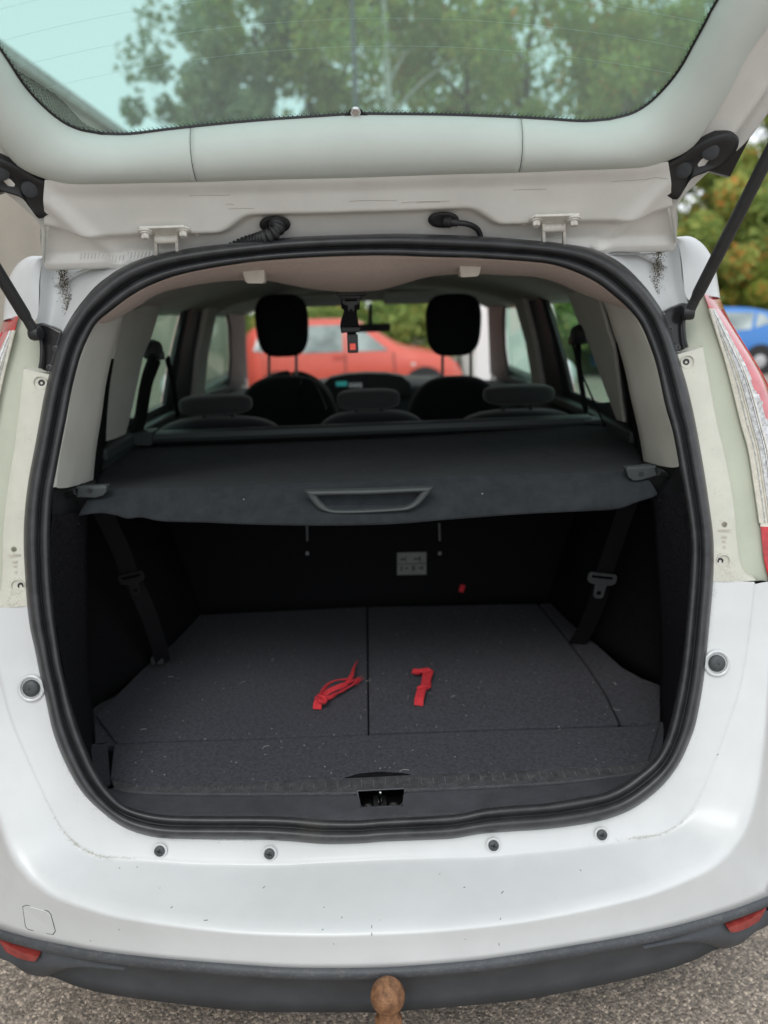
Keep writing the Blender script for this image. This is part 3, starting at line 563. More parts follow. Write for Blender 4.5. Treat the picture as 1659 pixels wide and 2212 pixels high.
# red pull straps
def strapL():
    z = Z0+.004; Q = lambda x, y, h=0: onZ(x, y, z+h)
    o = ribbon('pull_strap', [Q(685, 1532, .0), Q(686, 1522, .008), Q(690, 1512, .016), Q(696, 1506, .014)], .0185, 'red_webbing', boardL, t=.0008, n=20, label='frayed and knotted red webbing pull strap')
    knot = resample([Q(683, 1508, .010), Q(693, 1504, .018), Q(703, 1509, .016), Q(700, 1517, .012), Q(690, 1513, .018), Q(688, 1503, .014)], 26)
    b = MB(); b.tube(knot, .0045, 8); smoothby(b.build('knot', 'red_webbing', o))
    main = [Q(694, 1506, .012), Q(712, 1492, .018), Q(735, 1482, .016), Q(757, 1474, .012), Q(768, 1468, .008), Q(775, 1467, .006)]
    loop1 = [Q(690, 1506, .010), Q(701, 1486, .017), Q(722, 1471, .018), Q(743, 1468, .012), Q(757, 1470, .008)]
    loop2 = [Q(698, 1511, .008), Q(722, 1502, .006), Q(745, 1488, .006), Q(764, 1478, .006), Q(776, 1468, .005)]
    for k, (c, w_) in enumerate(((main, .0105), (loop1, .0075), (loop2, .009))):
        ribbon('loop', c, w_, 'red_webbing', o, wdir=(.5, .3, .8), t=.0013, n=40, twist=lambda u, k=k: 1.0*math.sin(5*u+k))
    tail = [Q(752, 1473, .010), Q(760, 1458, .012), Q(764, 1444, .008), Q(769, 1433, .006), Q(773, 1426, .003)]
    ribbon('frayed_end', tail, .012, 'red_webbing', o, t=.0009, n=24, taper=lambda u: 1-.93*u)
    b = MB(); r2 = random.Random(3)
    for i in range(60):
        u = r2.random(); base = np.array(main[0])*(1-u)+np.array(main[-1])*u+np.array([r2.uniform(-.006, .006), r2.uniform(-.01, .01), r2.uniform(-.004, .004)])
        b.tube([base, base+np.array([r2.uniform(.004, .014), r2.uniform(.0, .014), r2.uniform(-.004, .004)])], .00045, 4, cap=False)
    b.build('loose_thread', 'red_webbing', o)['kind'] = 'stuff'
def strapR():
    z = Z0+.005; Q = lambda x, y, h=0: onZ(x, y, z+h)
    o = ribbon('pull_strap', [Q(904, 1524, 0), Q(906, 1508, .010), Q(910, 1492, .014), Q(914, 1482, .012)], .0195, 'red_webbing', boardR, t=.0008, n=24, label='folded red webbing pull strap with a looped end')
    W_ = .0195
    def flat(nm, pts, h0, h1, lift_=0.):
        q = [Q(x, y, h0+(h1-h0)*k/(len(pts)-1)) for k, (x, y) in enumerate(pts)]; return q
    poly('loop', [Q(908, 1489, .010), Q(923, 1490, .010), Q(935, 1455, .012), Q(937, 1449, .012), Q(923, 1443, .010), Q(914, 1447, .012)], 'red_webbing', o, .0014, (0, .2, -1))
    poly('loop', [Q(914, 1488, .005), Q(931, 1484, .004), Q(932, 1462, .006), Q(936, 1452, .009), Q(922, 1460, .006)], 'red_webbing', o, .0014, (0, .2, -1))
    poly('folded_end', [Q(889, 1453, .006), Q(893, 1444, .013), Q(905, 1445, .016), Q(925, 1442, .016), Q(934, 1448, .013), Q(926, 1458, .013), Q(913, 1452, .012), Q(900, 1456, .010)], 'red_webbing', o, .0014, (0, .2, -1))
    poly('folded_end', [Q(889, 1454, .003), Q(901, 1457, .004), Q(918, 1455, .005), Q(912, 1449, .006)], 'red_webbing', o, .0014, (0, .2, -1))
    b = MB(); b.tube(resample([Q(903, 1487, .012), Q(911, 1483, .018), Q(923, 1482, .013), Q(926, 1486, .008)], 20), .0042, 8); smoothby(b.build('knot', 'red_webbing', o))
strapL(); strapR()
b = MB(); r2 = random.Random(9)                              # fluff and fibres on the carpet
for i in range(110):
    px, py = r2.uniform(300, 1370), r2.uniform(1340, 1685)**1.0; 
    if 1588-.03*(px-500) < py < 1600-.03*(px-500)+6: continue
    c = onZ(px, py, Z0+.0028); a = r2.uniform(0, 6.28); l = r2.uniform(.001, .003) if i % 7 else r2.uniform(.008, .018)
    d = np.array([math.cos(a)*l, math.sin(a)*l, 0]); n_ = np.array([-d[1], d[0], 0])*r2.uniform(-.3, .3)
    b.tube([c-d/2, c+n_, c+d/2], r2.uniform(.0002, .00045), 4, cap=False)
b.build('carpet_lint', 'lint', car)['kind'] = 'stuff'

# --- luggage cover
cov = bpy.data.objects.new('luggage_cover', None); link(cov, car, (0, 1.6, 1.12)); cov['label'] = 'dark grey fabric luggage cover pulled across the boot'
CR_T = [(205, 1062), (330, 1056), (500, 1052), (660, 1046), (829, 1040), (935, 1034), (1100, 1028), (1250, 1022), (1385, 1018)]
HEM = [(172, 1113), (215, 1108), (250, 1113), (275, 1121), (305, 1118), (350, 1126), (450, 1128), (600, 1131), (829, 1132), (979, 1122), (1129, 1109), (1254, 1101), (1329, 1096), (1369, 1083), (1404, 1073), (1417, 1066)]
cr = resample([onY(a, b, 1.40) for a, b in CR_T], 120); hem = resample([onY(a, b, 1.335+.02*abs((a-790)/620)**2) for a, b in HEM], 120)
cr[:, 0] *= 1.0; hx = hem.copy()
RE = [(262, 968), (330, 962), (500, 956), (810, 943), (1000, 932), (1180, 918), (1262, 912), (1330, 915)]
re_ = resample([onY(a, b+3, 1.99) for a, b in RE], 120)
rr = []
for t in np.linspace(0, 1, 26):
    q = re_*(1-t)+cr*t; sag = .018*math.sin(math.pi*t)
    wr = .0035*np.sin(q[:, 0]*9+t*7)*math.sin(math.pi*t)+.005*np.exp(-((np.abs(q[:, 0])-.5)/.06)**2)*math.sin(math.pi*min(1, t*1.3))*np.sin(q[:, 0]*5)
    q[:, 2] += -sag+wr; q[:, 0] *= 1+.05*math.sin(math.pi*t); rr.append(q)
for t in np.linspace(.04, 1, 14):
    q = cr*(1-t)+hem*t; q[:, 1] -= .016*math.sin(math.pi*t*.9); q[:, 1] += .006*np.sin(q[:, 0]*11)*t+.012*np.exp(-((q[:, 0]+.40)/.04)**2)*math.sin(math.pi*t)-.012*np.exp(-((q[:, 0]-.43)/.05)**2)*math.sin(math.pi*t); rr.append(q)
loft('cover_fabric', rr, 'cover', cov, solid=.0025)
def hfl(x, z): return float(np.interp(x, hem[:, 0], (cr[:, 1]*.35+hem[:, 1]*.65)))-.018
b = MB()
ho = [(660, 1062), (668, 1060), (800, 1057), (925, 1052), (934, 1054), (931, 1062), (908, 1088), (893, 1098), (870, 1103), (790, 1108), (725, 1109), (700, 1104), (684, 1096), (664, 1071)]
hi_ = [(686, 1073), (700, 1071), (800, 1069), (900, 1064), (905, 1068), (893, 1084), (880, 1092), (860, 1096), (790, 1100), (730, 1101), (712, 1098), (700, 1090)]
A = resample([onS(*p, hfl) for p in ho], 90, True); B_ = resample([onS(*p, hfl) for p in hi_], 90, True)
ia = int(np.argmin(np.linalg.norm(A-onS(660, 1062, hfl), axis=1))); ib = int(np.argmin(np.linalg.norm(B_-onS(686, 1073, hfl), axis=1))); A = np.roll(A, -ia, 0); B_ = np.roll(B_, -ib, 0)
dy = lambda q, d: q+np.array([0, d, 0])
hd = loft('handle_frame', [dy(A, .012), dy(A, -.001), dy(A*.8+B_*.2, -.005), dy(A*.5+B_*.5, -.006), dy(A*.2+B_*.8, -.004), dy(B_, .001), dy(B_, .014)], 'cover_plastic', cov, closed=True)
pad = [onS(*p, lambda x, z: hfl(x, z)+.010) for p in hi_]; poly('handle_pad', pad, 'cover', hd, .002)
def capf(px, name='cover_clip'):
    q = [onY(a, b, 1.365) for a, b in px]; return poly(name, q, 'cover_plastic', cov, .02, (0, 1, .15), bevel=.002)
def clipx(top, s):
    (x0, y0, x1, y1) = top
    m = MB(); a, b2 = onY(x0, y0, 1.37), onY(x1, y1, 1.37)
    m.tube([a+np.array([0, 0, .001]), b2+np.array([0, 0, .001])], .0035, 8); e = m.build('clip_rail', 'cover_plastic', cov); smoothby(e)
capf([(168, 1056), (231, 1052), (230, 1062), (223, 1071), (206, 1076), (164, 1075)]); clipx((167, 1055, 230, 1052), -1)
capf([(1352, 1014), (1414, 1009), (1420, 1028), (1385, 1038), (1368, 1039), (1358, 1032)]); clipx((1353, 1013, 1415, 1010), 1)
for (a, b1) in (((145, 1070), (166, 1062)), ((1444, 1029), (1420, 1020))):
    m = MB(); p0, p1 = onY(*a, 1.385), onY(*b1, 1.37); m.tube([p0, p1], [.006, .008], 10); smoothby(m.build('guide_peg', 'black', cov))
for px, py in ((194, 1059), (1385, 1023)):
    m = MB(); m.lathe(onY(px, py, 1.364), (0, -1, 0), [(.0045, 0), (.0045, .001), (.0025, .0015), (.0, .0008)], 14); smoothby(m.build('rivet', 'black', cov))
# cassette bar and its end boxes
c0, c1 = onY(330, 948, 1.99), onY(1275, 912, 1.99)
cas = [(0, 0), (-.012, .004), (-.018, .014), (-.012, .026), (0, .030), (.03, .030), (.04, .015), (.03, -.01)]
rr = [[(c0[0], c0[1]+a, c0[2]-.012+b1) for a, b1 in cas], [(c1[0], c1[1]+a, c1[2]-.012+b1) for a, b1 in cas]]
cs = loft('cassette_bar', rr, 'cover_plastic', cov, closed=True, smooth=False)
poly('cassette_end', [onY(*p, 1.965) for p in [(276, 938), (329, 933), (327, 962), (318, 963), (290, 962), (274, 958)]], 'cover_plastic', cov, .07, bevel=.003)
poly('cassette_end', [onY(*p, 1.965) for p in [(1262, 908), (1325, 905), (1327, 914), (1318, 920), (1262, 914)]], 'cover_plastic', cov, .07, bevel=.003)
def ledge_side(s):
    m = MB(); m.add(SX([(.655, 1.40, 1.10), (.70, 1.40, 1.12), (.70, 2.2, 1.15), (.63, 2.2, 1.14), (.655, 1.40, 1.07), (.70, 1.40, 1.07), (.70, 2.2, 1.07), (.63, 2.2, 1.07)], s), [(0, 1, 2, 3), (4, 7, 6, 5), (0, 4, 5, 1), (0, 3, 7, 4), (3, 2, 6, 7)])
    m.build('side_shelf', 'cover_plastic', car)
both(ledge_side)

# --- seat belts in the boot and in the cabin
def tongue(c, s, parent, m='dark_trim', sc_=1.):
    b = MB(); 
    return b
ribbon('boot_belt', [onY(222, 1105, 1.44), onY(262, 1190, 1.50), onY(283, 1250, 1.54)], .040, 'webbing', car, t=.0008)
ribbon('boot_belt', [onY(288, 1255, 1.54), onY(318, 1320, 1.58), onY(342, 1390, 1.64), onY(352, 1430, 1.68)], .036, 'webbing', car, wdir=(1, .6, 0), t=.0008)
def buckle(parent, px, py, Y, w_, ang, m):
    c = onY(px, py, Y); R3_ = Matrix.Rotation(ang, 3, 'Y')
    pts = [(-.5, .16), (-.42, .24), (.42, .24), (.5, .16), (.5, -.06), (.4, -.16), (.2, -.2), (.17, -.62), (.1, -.68), (-.1, -.68), (-.17, -.62), (-.2, -.2), (-.4, -.16), (-.5, -.06)]
    h1 = [(-.36, .13), (.36, .13), (.36, .04), (-.36, .04)]; h2 = [(-.08, -.42), (.08, -.42), (.08, -.56), (-.08, -.56)]
    L3 = [[Vector((x*w_, y*w_, 0)) for x, y in q] for q in (pts, h1, h2)]; tri = tessellate_polygon(L3); al = [v for q in L3 for v in q]; n = len(al)
    W_ = lambda v, d: c+np.array(R3_ @ Vector((v.x, d, v.y)))
    V = [W_(v, -.0025) for v in al]+[W_(v, .0025) for v in al]; Fc = [tuple(t) for t in tri]+[tuple(i+n for i in t)[::-1] for t in tri]; k = 0
    for q in L3: Fc += [(k+i, k+(i+1) % len(q), k+(i+1) % len(q)+n, k+i+n) for i in range(len(q))]; k += len(q)
    o = mesh('belt_tongue', V, Fc, m, parent, smooth=False); md = o.modifiers.new('b', 'BEVEL'); md.width = .001; md.segments = 2; md.limit_method = 'ANGLE'; return o
buckle(car, 285, 1250, 1.525, .058, -.2, 'webbing')  # left tongue given a darker material than the right, standing for its shade
ribbon('boot_belt', [onY(1360, 1080, 1.50), onY(1330, 1165, 1.55), onY(1305, 1240, 1.59)], .040, 'webbing', car, t=.0008)
ribbon('boot_belt', [onY(1303, 1246, 1.60), onY(1290, 1300, 1.64), onY(1265, 1360, 1.70), onY(1242, 1397, 1.74)], .040, 'webbing', car, wdir=(1, -.3, 0), t=.0008)
buckle(car, 1300, 1252, 1.575, .067, .16, 'dark_trim')
b = MB(); b.box(onY(341, 1424, 1.68), (.03, .02, .018)); b.build('belt_anchor', 'dark_trim', car, bevel=.002)

# --- headliner, ceiling
HL = [(206, 698), (235, 692), (262, 683), (300, 661), (350, 631), (410, 617), (475, 608), (530, 605), (575, 606), (650, 621), (700, 628), (750, 631), (800, 629), (829, 625), (879, 611), (929, 598), (989, 592), (1029, 592), (1104, 595), (1154, 598), (1204, 611), (1254, 634), (1302, 651), (1330, 657), (1356, 662)]
def yl(x): return 1.44+.16*max(0, 1-(abs(x)/.62)**3)
lo_ = []
for a, b1 in HL:
    Yg = 1.6
    for _ in range(20): q = onY(a, b1, Yg); Yg = yl(q[0])
    lo_.append(q)
lo_ = resample(lo_, 110); ths = [math.atan2(662-SC[1], 1356-SC[0]), math.atan2(698-SC[1], 206-SC[0])]
top = angular(IN_R+IN_L, np.linspace(ths[1], ths[0], 200)); top = resample([onS(a, b1, lift(SA, .012)) for a, b1 in top], 110)
pj = lambda q: (829.5+FPX*((q-CAM)@CR)/((q-CAM)@CF), 1106-FPX*((q-CAM)@CU)/((q-CAM)@CF))
rr = [top+np.array([0, -.004, .012])]
for t in np.linspace(0, 1, 14):
    q = top*(1-t)+lo_*t; q[:, 2] -= .010*math.sin(math.pi*t); q[:, 1] -= .02*math.sin(math.pi*t); rr.append(q)
rr += [lo_+np.array([0, .012, .004]), lo_+np.array([0, .03, .02]), lo_*np.array([1, 1, 1])+np.array([0, .10, .032])]
hl = loft('headliner', rr, 'headliner', car)
def roofz(x, y): return 1.545-.035*max(0, (y-2.0)/1.7)**1.5-.10*(abs(x)/.6)**3
rr = []
for y in np.linspace(1.55, 3.62, 22): rr.append([(x, y, roofz(x, y)) for x in np.linspace(-.60, .60, 25)])
loft('ceiling_lining', rr, 'ceiling', car, solid=.004)
for px, py in ((551, 597), (1014, 583)):
    c = onS(px, py, lambda x, z: 1.445); s_ = 1 if px > 800 else -1
    q = [(-.0215, .0125), (.0195*1, .0135), (.0215, .011), (.019, -.0105), (.015, -.0135), (-.013, -.0125), (-.017, -.009)]
    q = [(a*(-1 if px > 800 else 1), b1) for a, b1 in q]
    poly('headliner_clip', [c+np.array([a, -.018-.25*b1, b1]) for a, b1 in q], 'clip', car, .03, bevel=.0035)

# --- pillar trims beside the opening
PT = [(1302, 651), (1312, 675), (1321, 705), (1326, 722), (1335, 746), (1350, 800), (1362, 858), (1372, 900), (1380, 936), (1386, 970), (1390, 996)]
def pill(s):
    a = resample([onS(*p, lambda x, z: 1.52-.06*(1.45-z)) for p in PT], 50)
    ii = [onS(*p, lift(SA, .012)) for p in [(1356, 660), (1376, 688), (1390, 715), (1409, 761), (1422, 806), (1437, 876), (1454, 936), (1462, 975), (1467, 1006)]]
    b1 = resample(ii, 50); rr = [SX(b1+np.array([.01, -.01, 0]), s)]
    for t in np.linspace(0, 1, 12):
        q = b1*(1-t)+a*t; q[:, 1] -= .035*math.sin(math.pi*t)**.8; q[:, 0] += .0*t; rr.append(SX(q, s))
    rr += [SX(a+np.array([.006, .01, 0]), s), SX(a+np.array([.03, .02, 0]), s)]
    loft('pillar_trim', rr, 'trim', car)
    # dark sheet added in the gap behind it
    p0 = [onW(*p, 1) for p in [(1332, 740), (1345, 800), (1357, 880), (1363, 950), (1366, 1000)]]
    q0 = [onS(*p, lambda x, z: 1.55) for p in [(1340, 740), (1358, 800), (1375, 880), (1390, 950), (1398, 1004)]]
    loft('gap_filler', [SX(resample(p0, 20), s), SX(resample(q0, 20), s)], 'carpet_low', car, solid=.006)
both(pill)

# --- cabin sides: inner lining and outer skin with real window openings
def wq(pts, s=1): return [tuple(onW(*p, s)[1:]) for p in pts]
holeR = [(2.42, 1.495), (2.39, 1.38), (2.38, 1.27), (2.40, 1.165), (2.1, 1.165), (1.93, 1.19), (1.95, 1.28), (2.02, 1.42), (2.08, 1.485), (2.15, 1.50)]
holeF = [(2.86, 1.44), (2.94, 1.28), (2.96, 1.13), (3.62, 1.10), (3.50, 1.24), (3.30, 1.38), (3.12, 1.46)]
holeQ = [(1.56, 1.22), (1.56, 1.40), (1.62, 1.44), (1.74, 1.44), (1.76, 1.22)]
outerI = [(1.50, 1.06), (1.50, 1.50), (2.2, 1.535), (3.1, 1.52), (3.55, 1.47), (4.25, 1.06)]
def panelYZ(name, outer, holes, fx, m, parent, s, thick=.02, **k):
    L3 = [[Vector((y, z, 0)) for y, z in q] for q in [outer]+holes]; tri = tessellate_polygon(L3); al = [(v.x, v.y) for q in L3 for v in q]; n = len(al)
    V = [(s*fx(z), y, z) for y, z in al]+[(s*(fx(z)+thick), y, z) for y, z in al]; Fc = [tuple(t) for t in tri]+[tuple(i+n for i in t)[::-1] for t in tri]; kk = 0
    for q in L3: Fc += [(kk+i, kk+(i+1) % len(q), kk+(i+1) % len(q)+n, kk+i+n) for i in range(len(q))]; kk += len(q)
    return mesh(name, V, Fc, m, parent, smooth=False, **k)
def side(s):
    lin = panelYZ('side_lining', outerI, [holeR, holeF, holeQ], wallX, 'dark_trim', car, s, .012)
    # light pillar trims standing proud of the lining
    def trim(px, m, name, off=.012): 
        q = [onW(*p, 1) for p in px]; return poly(name, SX([p-np.array([off, 0, 0]) for p in q], s), m, lin, off*.95, (s, 0, 0), bevel=.004)
    trim([(1226, 617), (1302, 640), (1322, 711), (1335, 750), (1349, 867), (1356, 912), (1341, 908), (1310, 825), (1280, 742), (1259, 700), (1240, 650)], 'trim', 'rear_pillar_lining')
    if s < 0:
        q = [onW(*p, -1)+np.array([.013, 0, 0]) for p in [(258, 660), (236, 760), (196, 960), (240, 948), (262, 938), (272, 900), (300, 770), (330, 690)]]
        poly('rear_pillar_lining', q, 'trim', lin, .0125, (-1, 0, 0), bevel=.004)
    trim([(1166, 640), (1172, 640), (1200, 740), (1224, 862), (1216, 862), (1190, 742)], 'dark_trim', 'window_seal', .01)
    trim([(1118, 640), (1140, 640), (1165, 740), (1185, 858), (1165, 858), (1146, 740)], 'ceiling', 'centre_pillar_lining', .02)
    for nm, h in (('rear_door_glass', holeR), ('front_door_glass', holeF), ('quarter_glass', holeQ)):
        poly(nm, [(s*(wallX(z)+.016), y, z) for y, z in h], 'side_glass', car, .004, (s, 0, 0))
    ledge_ = MB(); ledge_.box((s*(wallX(1.14)-.01), 2.35, 1.125), (.05, 1.2, .03)); ledge_.build('window_ledge', 'cover_plastic', lin, bevel=.006)
both(side)
def grow(h, cy, k0, k1, kz=.03):                            # the outer skin's opening, larger towards the front
    c = np.mean(h, 0); return [(y*k1 if y > c[0] else y*k0, min(1.50, z+kz) if z > c[1] else z-kz) for y, z in h]
holesO = [grow(holeR, 0, .98, 1.13, .05), grow(holeF, 0, 1.03, 1.12, .05), grow(holeQ, 0, .99, 1.07, .05)]
def skin(s):
    def ox(z): return float(np.interp(z, [.25, .45, .7, .95, 1.03, 1.075, 1.10, 1.2, 1.55], [.84, .90, .915, .905, .86, .78, wallX(1.1)+.03, wallX(1.2)+.024, wallX(1.55)+.024]))
    # panels: rear quarter, rear door, front door, wing
    def sect(name, ys, ztop, holes=[], wheel=None):
        rr = []; 
        for y in ys:
            zt_ = ztop(y); zs = np.r_[np.linspace(.27, .95, 12), .99, 1.03, 1.055, 1.075, 1.10, np.linspace(1.125, zt_, 18)] if zt_ > 1.2 else np.r_[np.linspace(.27, zt_, 35)]; bl = smst(1.75, 1.50, y)
            row = []
            for z in zs:
                x = ox(z); x = x*(1-bl)+bl*max(x, float(np.interp(z, [.9, 1.05, 1.24, 1.35, 1.45, 1.55], [.89, .86, .815, .75, .69, .60]))) if z > .9 else x
                row.append((s*x, y, z))
            rr.append(row)
        V, Fc = grid(rr); V = np.array(V)
        def inside(f):
            c = V[list(f)].mean(0)
            for h in holes:
                n = len(h); k = False
                for i in range(n):
                    (y1, z1), (y2, z2) = h[i], h[(i+1) % n]
                    if (z1 > c[2]) != (z2 > c[2]) and c[1] < (y2-y1)*(c[2]-z1)/(z2-z1)+y1: k = not k
                if k: return True
            return bool(wheel and math.hypot(c[1]-wheel, c[2]-.31) < .35)
        return mesh(name, V, [f for f in Fc if not inside(f)], 'paint', car, solid=.004, attr=np.full(len(V), .1))
    sect('rear_quarter_panel', np.linspace(1.50, 2.02, 26), lambda y: 1.545, holesO, 1.98)
    d = sect('rear_door', np.linspace(2.025, 2.62, 28), lambda y: 1.545, holesO, 1.98)
    d2 = sect('front_door', np.linspace(2.63, 3.72, 40), lambda y: float(np.interp(y, [3.1, 3.72], [1.53, 1.30])), holesO)
    sect('front_wing', np.linspace(3.73, 4.95, 40), lambda y: float(np.interp(y, [3.73, 4.1, 4.95], [1.30, 1.08, .82])), holesO, 4.45)
    for dd, y in ((d, 2.12), (d2, 2.80)):
        b = MB(); b.box((s*.925, y, .93), (.03, .16, .028)); b.build('door_handle', 'paint', dd, bevel=.008)
    for wy in (1.98, 4.45):
        b = MB(); b.lathe((s*.80, wy, .31), (s, 0, 0), [(.20, -.08), (.30, -.08), (.315, -.05), (.315, .06), (.30, .085), (.21, .09), (.20, .075)], 40); tyre = smoothby(b.build('wheel', 'tyre', car))
        b = MB(); b.lathe((s*.80, wy, .31), (s, 0, 0), [(.20, .07), (.19, .06), (.14, .07), (.05, .085), (0, .085)], 32)
        b.build('hubcap', 'hub', tyre)
    b = MB(); b.lathe((s*.9, 3.55, 1.1), (0, 1, 0), [(0, -.06), (.06, -.05), (.09, 0), (.07, .06), (0, .09)], 16); smoothby(b.build('door_mirror', 'paint', car), 80)
both(skin)
# outer roof, bonnet, front, underside
rr = []
for y in np.linspace(1.43, 3.55, 24): rr.append([(x, y, 1.575+.045*math.sin(min(1, (y-1.43)/1.6)*math.pi/2)-.05*max(0, (y-2.6))**2-.07*(abs(x)/.56)**4) for x in np.linspace(-.565, .565, 25)])
loft('roof', rr, 'paint', car, solid=.006, attr=[[.1]*25]*24)
rr = []
for y in np.linspace(4.0, 5.15, 12): rr.append([(x, y, float(np.interp(y, [4.0, 4.9, 5.15], [1.07, .86, .62]))-.08*(abs(x)/.8)**3) for x in np.linspace(-.86, .86, 19)])
loft('bonnet', rr, 'paint', car, solid=.006, attr=[[.1]*19]*12)
b = MB(); b.box((0, 5.1, .45), (1.66, .12, .36)); b.build('front_bumper', 'paint', car, bevel=.04)
b = MB(); b.box((0, 3.1, .22), (1.6, 3.7, .06)); b.build('underbody', 'black', car)
b = MB(); b.box((0, 2.9, .40), (1.5, 2.5, .03)); b.build('cabin_floor', 'carpet_low', car)
def shell_in(s):
    m = MB(); m.box((s*.74, 3.0, .76), (.06, 2.4, .72)); m.build('door_lining', 'dark_trim', car, bevel=.01)
both(shell_in)
# windscreen and its pillars, dash
ws = [(-.60, 4.22, 1.05), (.60, 4.22, 1.05), (.53, 3.60, 1.462), (.40, 3.56, 1.485), (-.40, 3.56, 1.485), (-.53, 3.60, 1.462)]
poly('windscreen', ws, 'front_glass', car, .005, (0, .6, .8))
def apill(s):
    a = [onY(1072, 650, 3.58), onY(1086, 700, 3.7), onY(1092, 760, 3.9), onY(1096, 812, 4.15)]
    ribbon('windscreen_pillar', [(s*.605, 3.50, 1.50), (s*.645, 3.70, 1.38), (s*.685, 3.95, 1.22), (s*.72, 4.25, 1.03)], .062, 'ceiling', car, wdir=(1, -.3, 0), t=.012, n=20, smooth=True)
both(apill)
b = MB(); b.box((0, 3.60, 1.496), (1.1, .10, .05)); b.build('header_rail', 'ceiling', car, bevel=.01)
for s in (-1, 1):
    b = MB(); b.box((s*.28, 3.46, 1.480), (.40, .16, .018), Matrix.Rotation(-.25, 3, 'X')); b.build('sun_visor', 'ceiling', car, bevel=.006)
rr = []
dz = lambda x: 1.085+.025*math.cos(x*4.2)
for y, h in ((3.45, .75), (3.45, -.10), (3.48, -.03), (3.56, 0), (3.8, .0), (4.2, -.04)):
    rr.append([(x, y, (dz(x)+h) if h < .5 else .7) for x in np.linspace(-.68, .68, 31)])
dash = loft('dashboard', rr, 'dark_trim', car, solid=.01)
poly('instrument_hood', [onY(*p, 3.425) for p in [(684, 858), (694, 832), (712, 816), (745, 809), (790, 806), (835, 807), (868, 812), (886, 826), (892, 858)]], 'black', dash, .10, bevel=.006)
b = MB(); b.box(onY(738, 829, 3.415), (.05, .004, .02)); b.build('display_symbol', 'display_glow', dash)
b = MB()
for i, px in enumerate((757, 765, 772, 779)): b.box(onY(px, 832, 3.415), (.009, .004, .02))
b.build('display_digit', 'display_white', dash)
b = MB(); b.box(onY(806, 708, 3.35), (.155, .03, .036)); mi = b.build('interior_mirror', 'black', car, bevel=.010)
b = MB(); b.tube([onY(800, 700, 3.36), onY(800, 660, 3.5)], .010, 8); b.build('mirror_stalk', 'black', mi)
b = MB(); c = (-.34, 3.30, 1.0)
b.tube([(c[0]+.18*math.cos(a), c[1]-.05*math.sin(a), c[2]+.18*math.sin(a)) for a in np.linspace(0, 2*math.pi, 40)], .014, 10, cap=False); smoothby(b.build('steering_wheel', 'black', car))

# --- rear seats
def rear_seat(px0, px1, py, pyh, hx0, hx1, lab):
    st_ = bpy.data.objects.new('rear_seat', None); a, c = onY(px0, py, 2.14), onY(px1, py, 2.14); x0, x1 = a[0], c[0]; zt = onY((px0+px1)/2, py-10, 2.14)[2]
    link(st_, car, ((x0+x1)/2, 2.2, .7)); st_['label'] = lab
    pillow('backrest', ((x0+x1)/2, 2.16, zt-.30), (x1-x0, .15, .60), 'seat', st_, e=3.6, n=44)
    pillow('cushion', ((x0+x1)/2, 2.42, .74), (x1-x0, .50, .16), 'seat', st_, e=4, n=28)
    h0, h1 = onY(hx0, pyh, 2.14), onY(hx1, pyh, 2.14)
    hr = pillow('headrest', ((h0[0]+h1[0])/2, 2.13, h0[2]), (h1[0]-h0[0], .10, .056), 'seat_light', st_, e=3.4, n=32)
    for k in (.3, .7): b = MB(); q = h0*(1-k)+h1*k; b.tube([(q[0], 2.15, q[2]-.06), (q[0], 2.15, q[2]-.01)], .006, 8); b.build('headrest_post', 'black', st_)
rear_seat(292, 642, 912, 875, 390, 546, 'left rear seat with a lowered headrest')
rear_seat(655, 948, 898, 863, 728, 864, 'narrow middle rear seat with a lowered headrest')
rear_seat(950, 1292, 896, 853, 1043, 1194, 'right rear seat with a lowered headrest')
# --- front seats
def front_seat(px0, px1, py, hx0, hx1, hy0, hy1, rods, lab):
    st_ = bpy.data.objects.new('front_seat', None); Y = 3.0; a, c = onY(px0, py, Y), onY(px1, py, Y); x0, x1 = a[0], c[0]; zt = onY((px0+px1)/2, py, Y)[2]
    link(st_, car, ((x0+x1)/2, 3.1, .6)); st_['label'] = lab
    def sh(p): q = p.copy(); q[0] *= 1-.07*max(0, p[2])**2; return q
    pillow('backrest', ((x0+x1)/2, Y, zt-.32), (x1-x0, .16, .64), 'seat', st_, e=3.0, n=44, shape=sh)
    pillow('cushion', ((x0+x1)/2, 3.28, .70), (x1-x0, .52, .18), 'seat', st_, e=4, n=28)
    h0, h1 = onY(hx0, hy0, Y), onY(hx1, hy1, Y)
    def hs(p): q = p.copy(); q[0] *= 1-.07*min(1, max(0, -p[2]+.2)); return q
    hr = pillow('headrest', ((h0[0]+h1[0])/2, Y, (h0[2]+h1[2])/2), (h1[0]-h0[0], .11, h0[2]-h1[2]), 'headrest_fab', st_, e=3.4, n=40, shape=hs)
    for r_ in rods:
        q0, q1 = onY(r_, hy1-25, Y), onY(r_, py+6, Y); b = MB(); b.tube([q0, q1], .0062, 10); smoothby(b.build('headrest_post', 'post_metal', hr))
    return st_
fl_ = front_seat(495, 735, 811, 547, 671, 637, 769, (581, 640), 'left front seat with a tall black headrest')
front_seat(868, 1099, 811, 918, 1039, 636, 767, (956, 1017), 'right front seat with a tall black headrest')
b = MB(); b.tube(resample([onY(652, 892, 2.88), onY(648, 850, 2.88), (onY(656, 822, 2.88)), onY(672, 824, 2.88), onY(690, 850, 2.88), onY(704, 885, 2.88)], 30), .006, 8); smoothby(b.build('grab_handle', 'black_gloss', fl_))

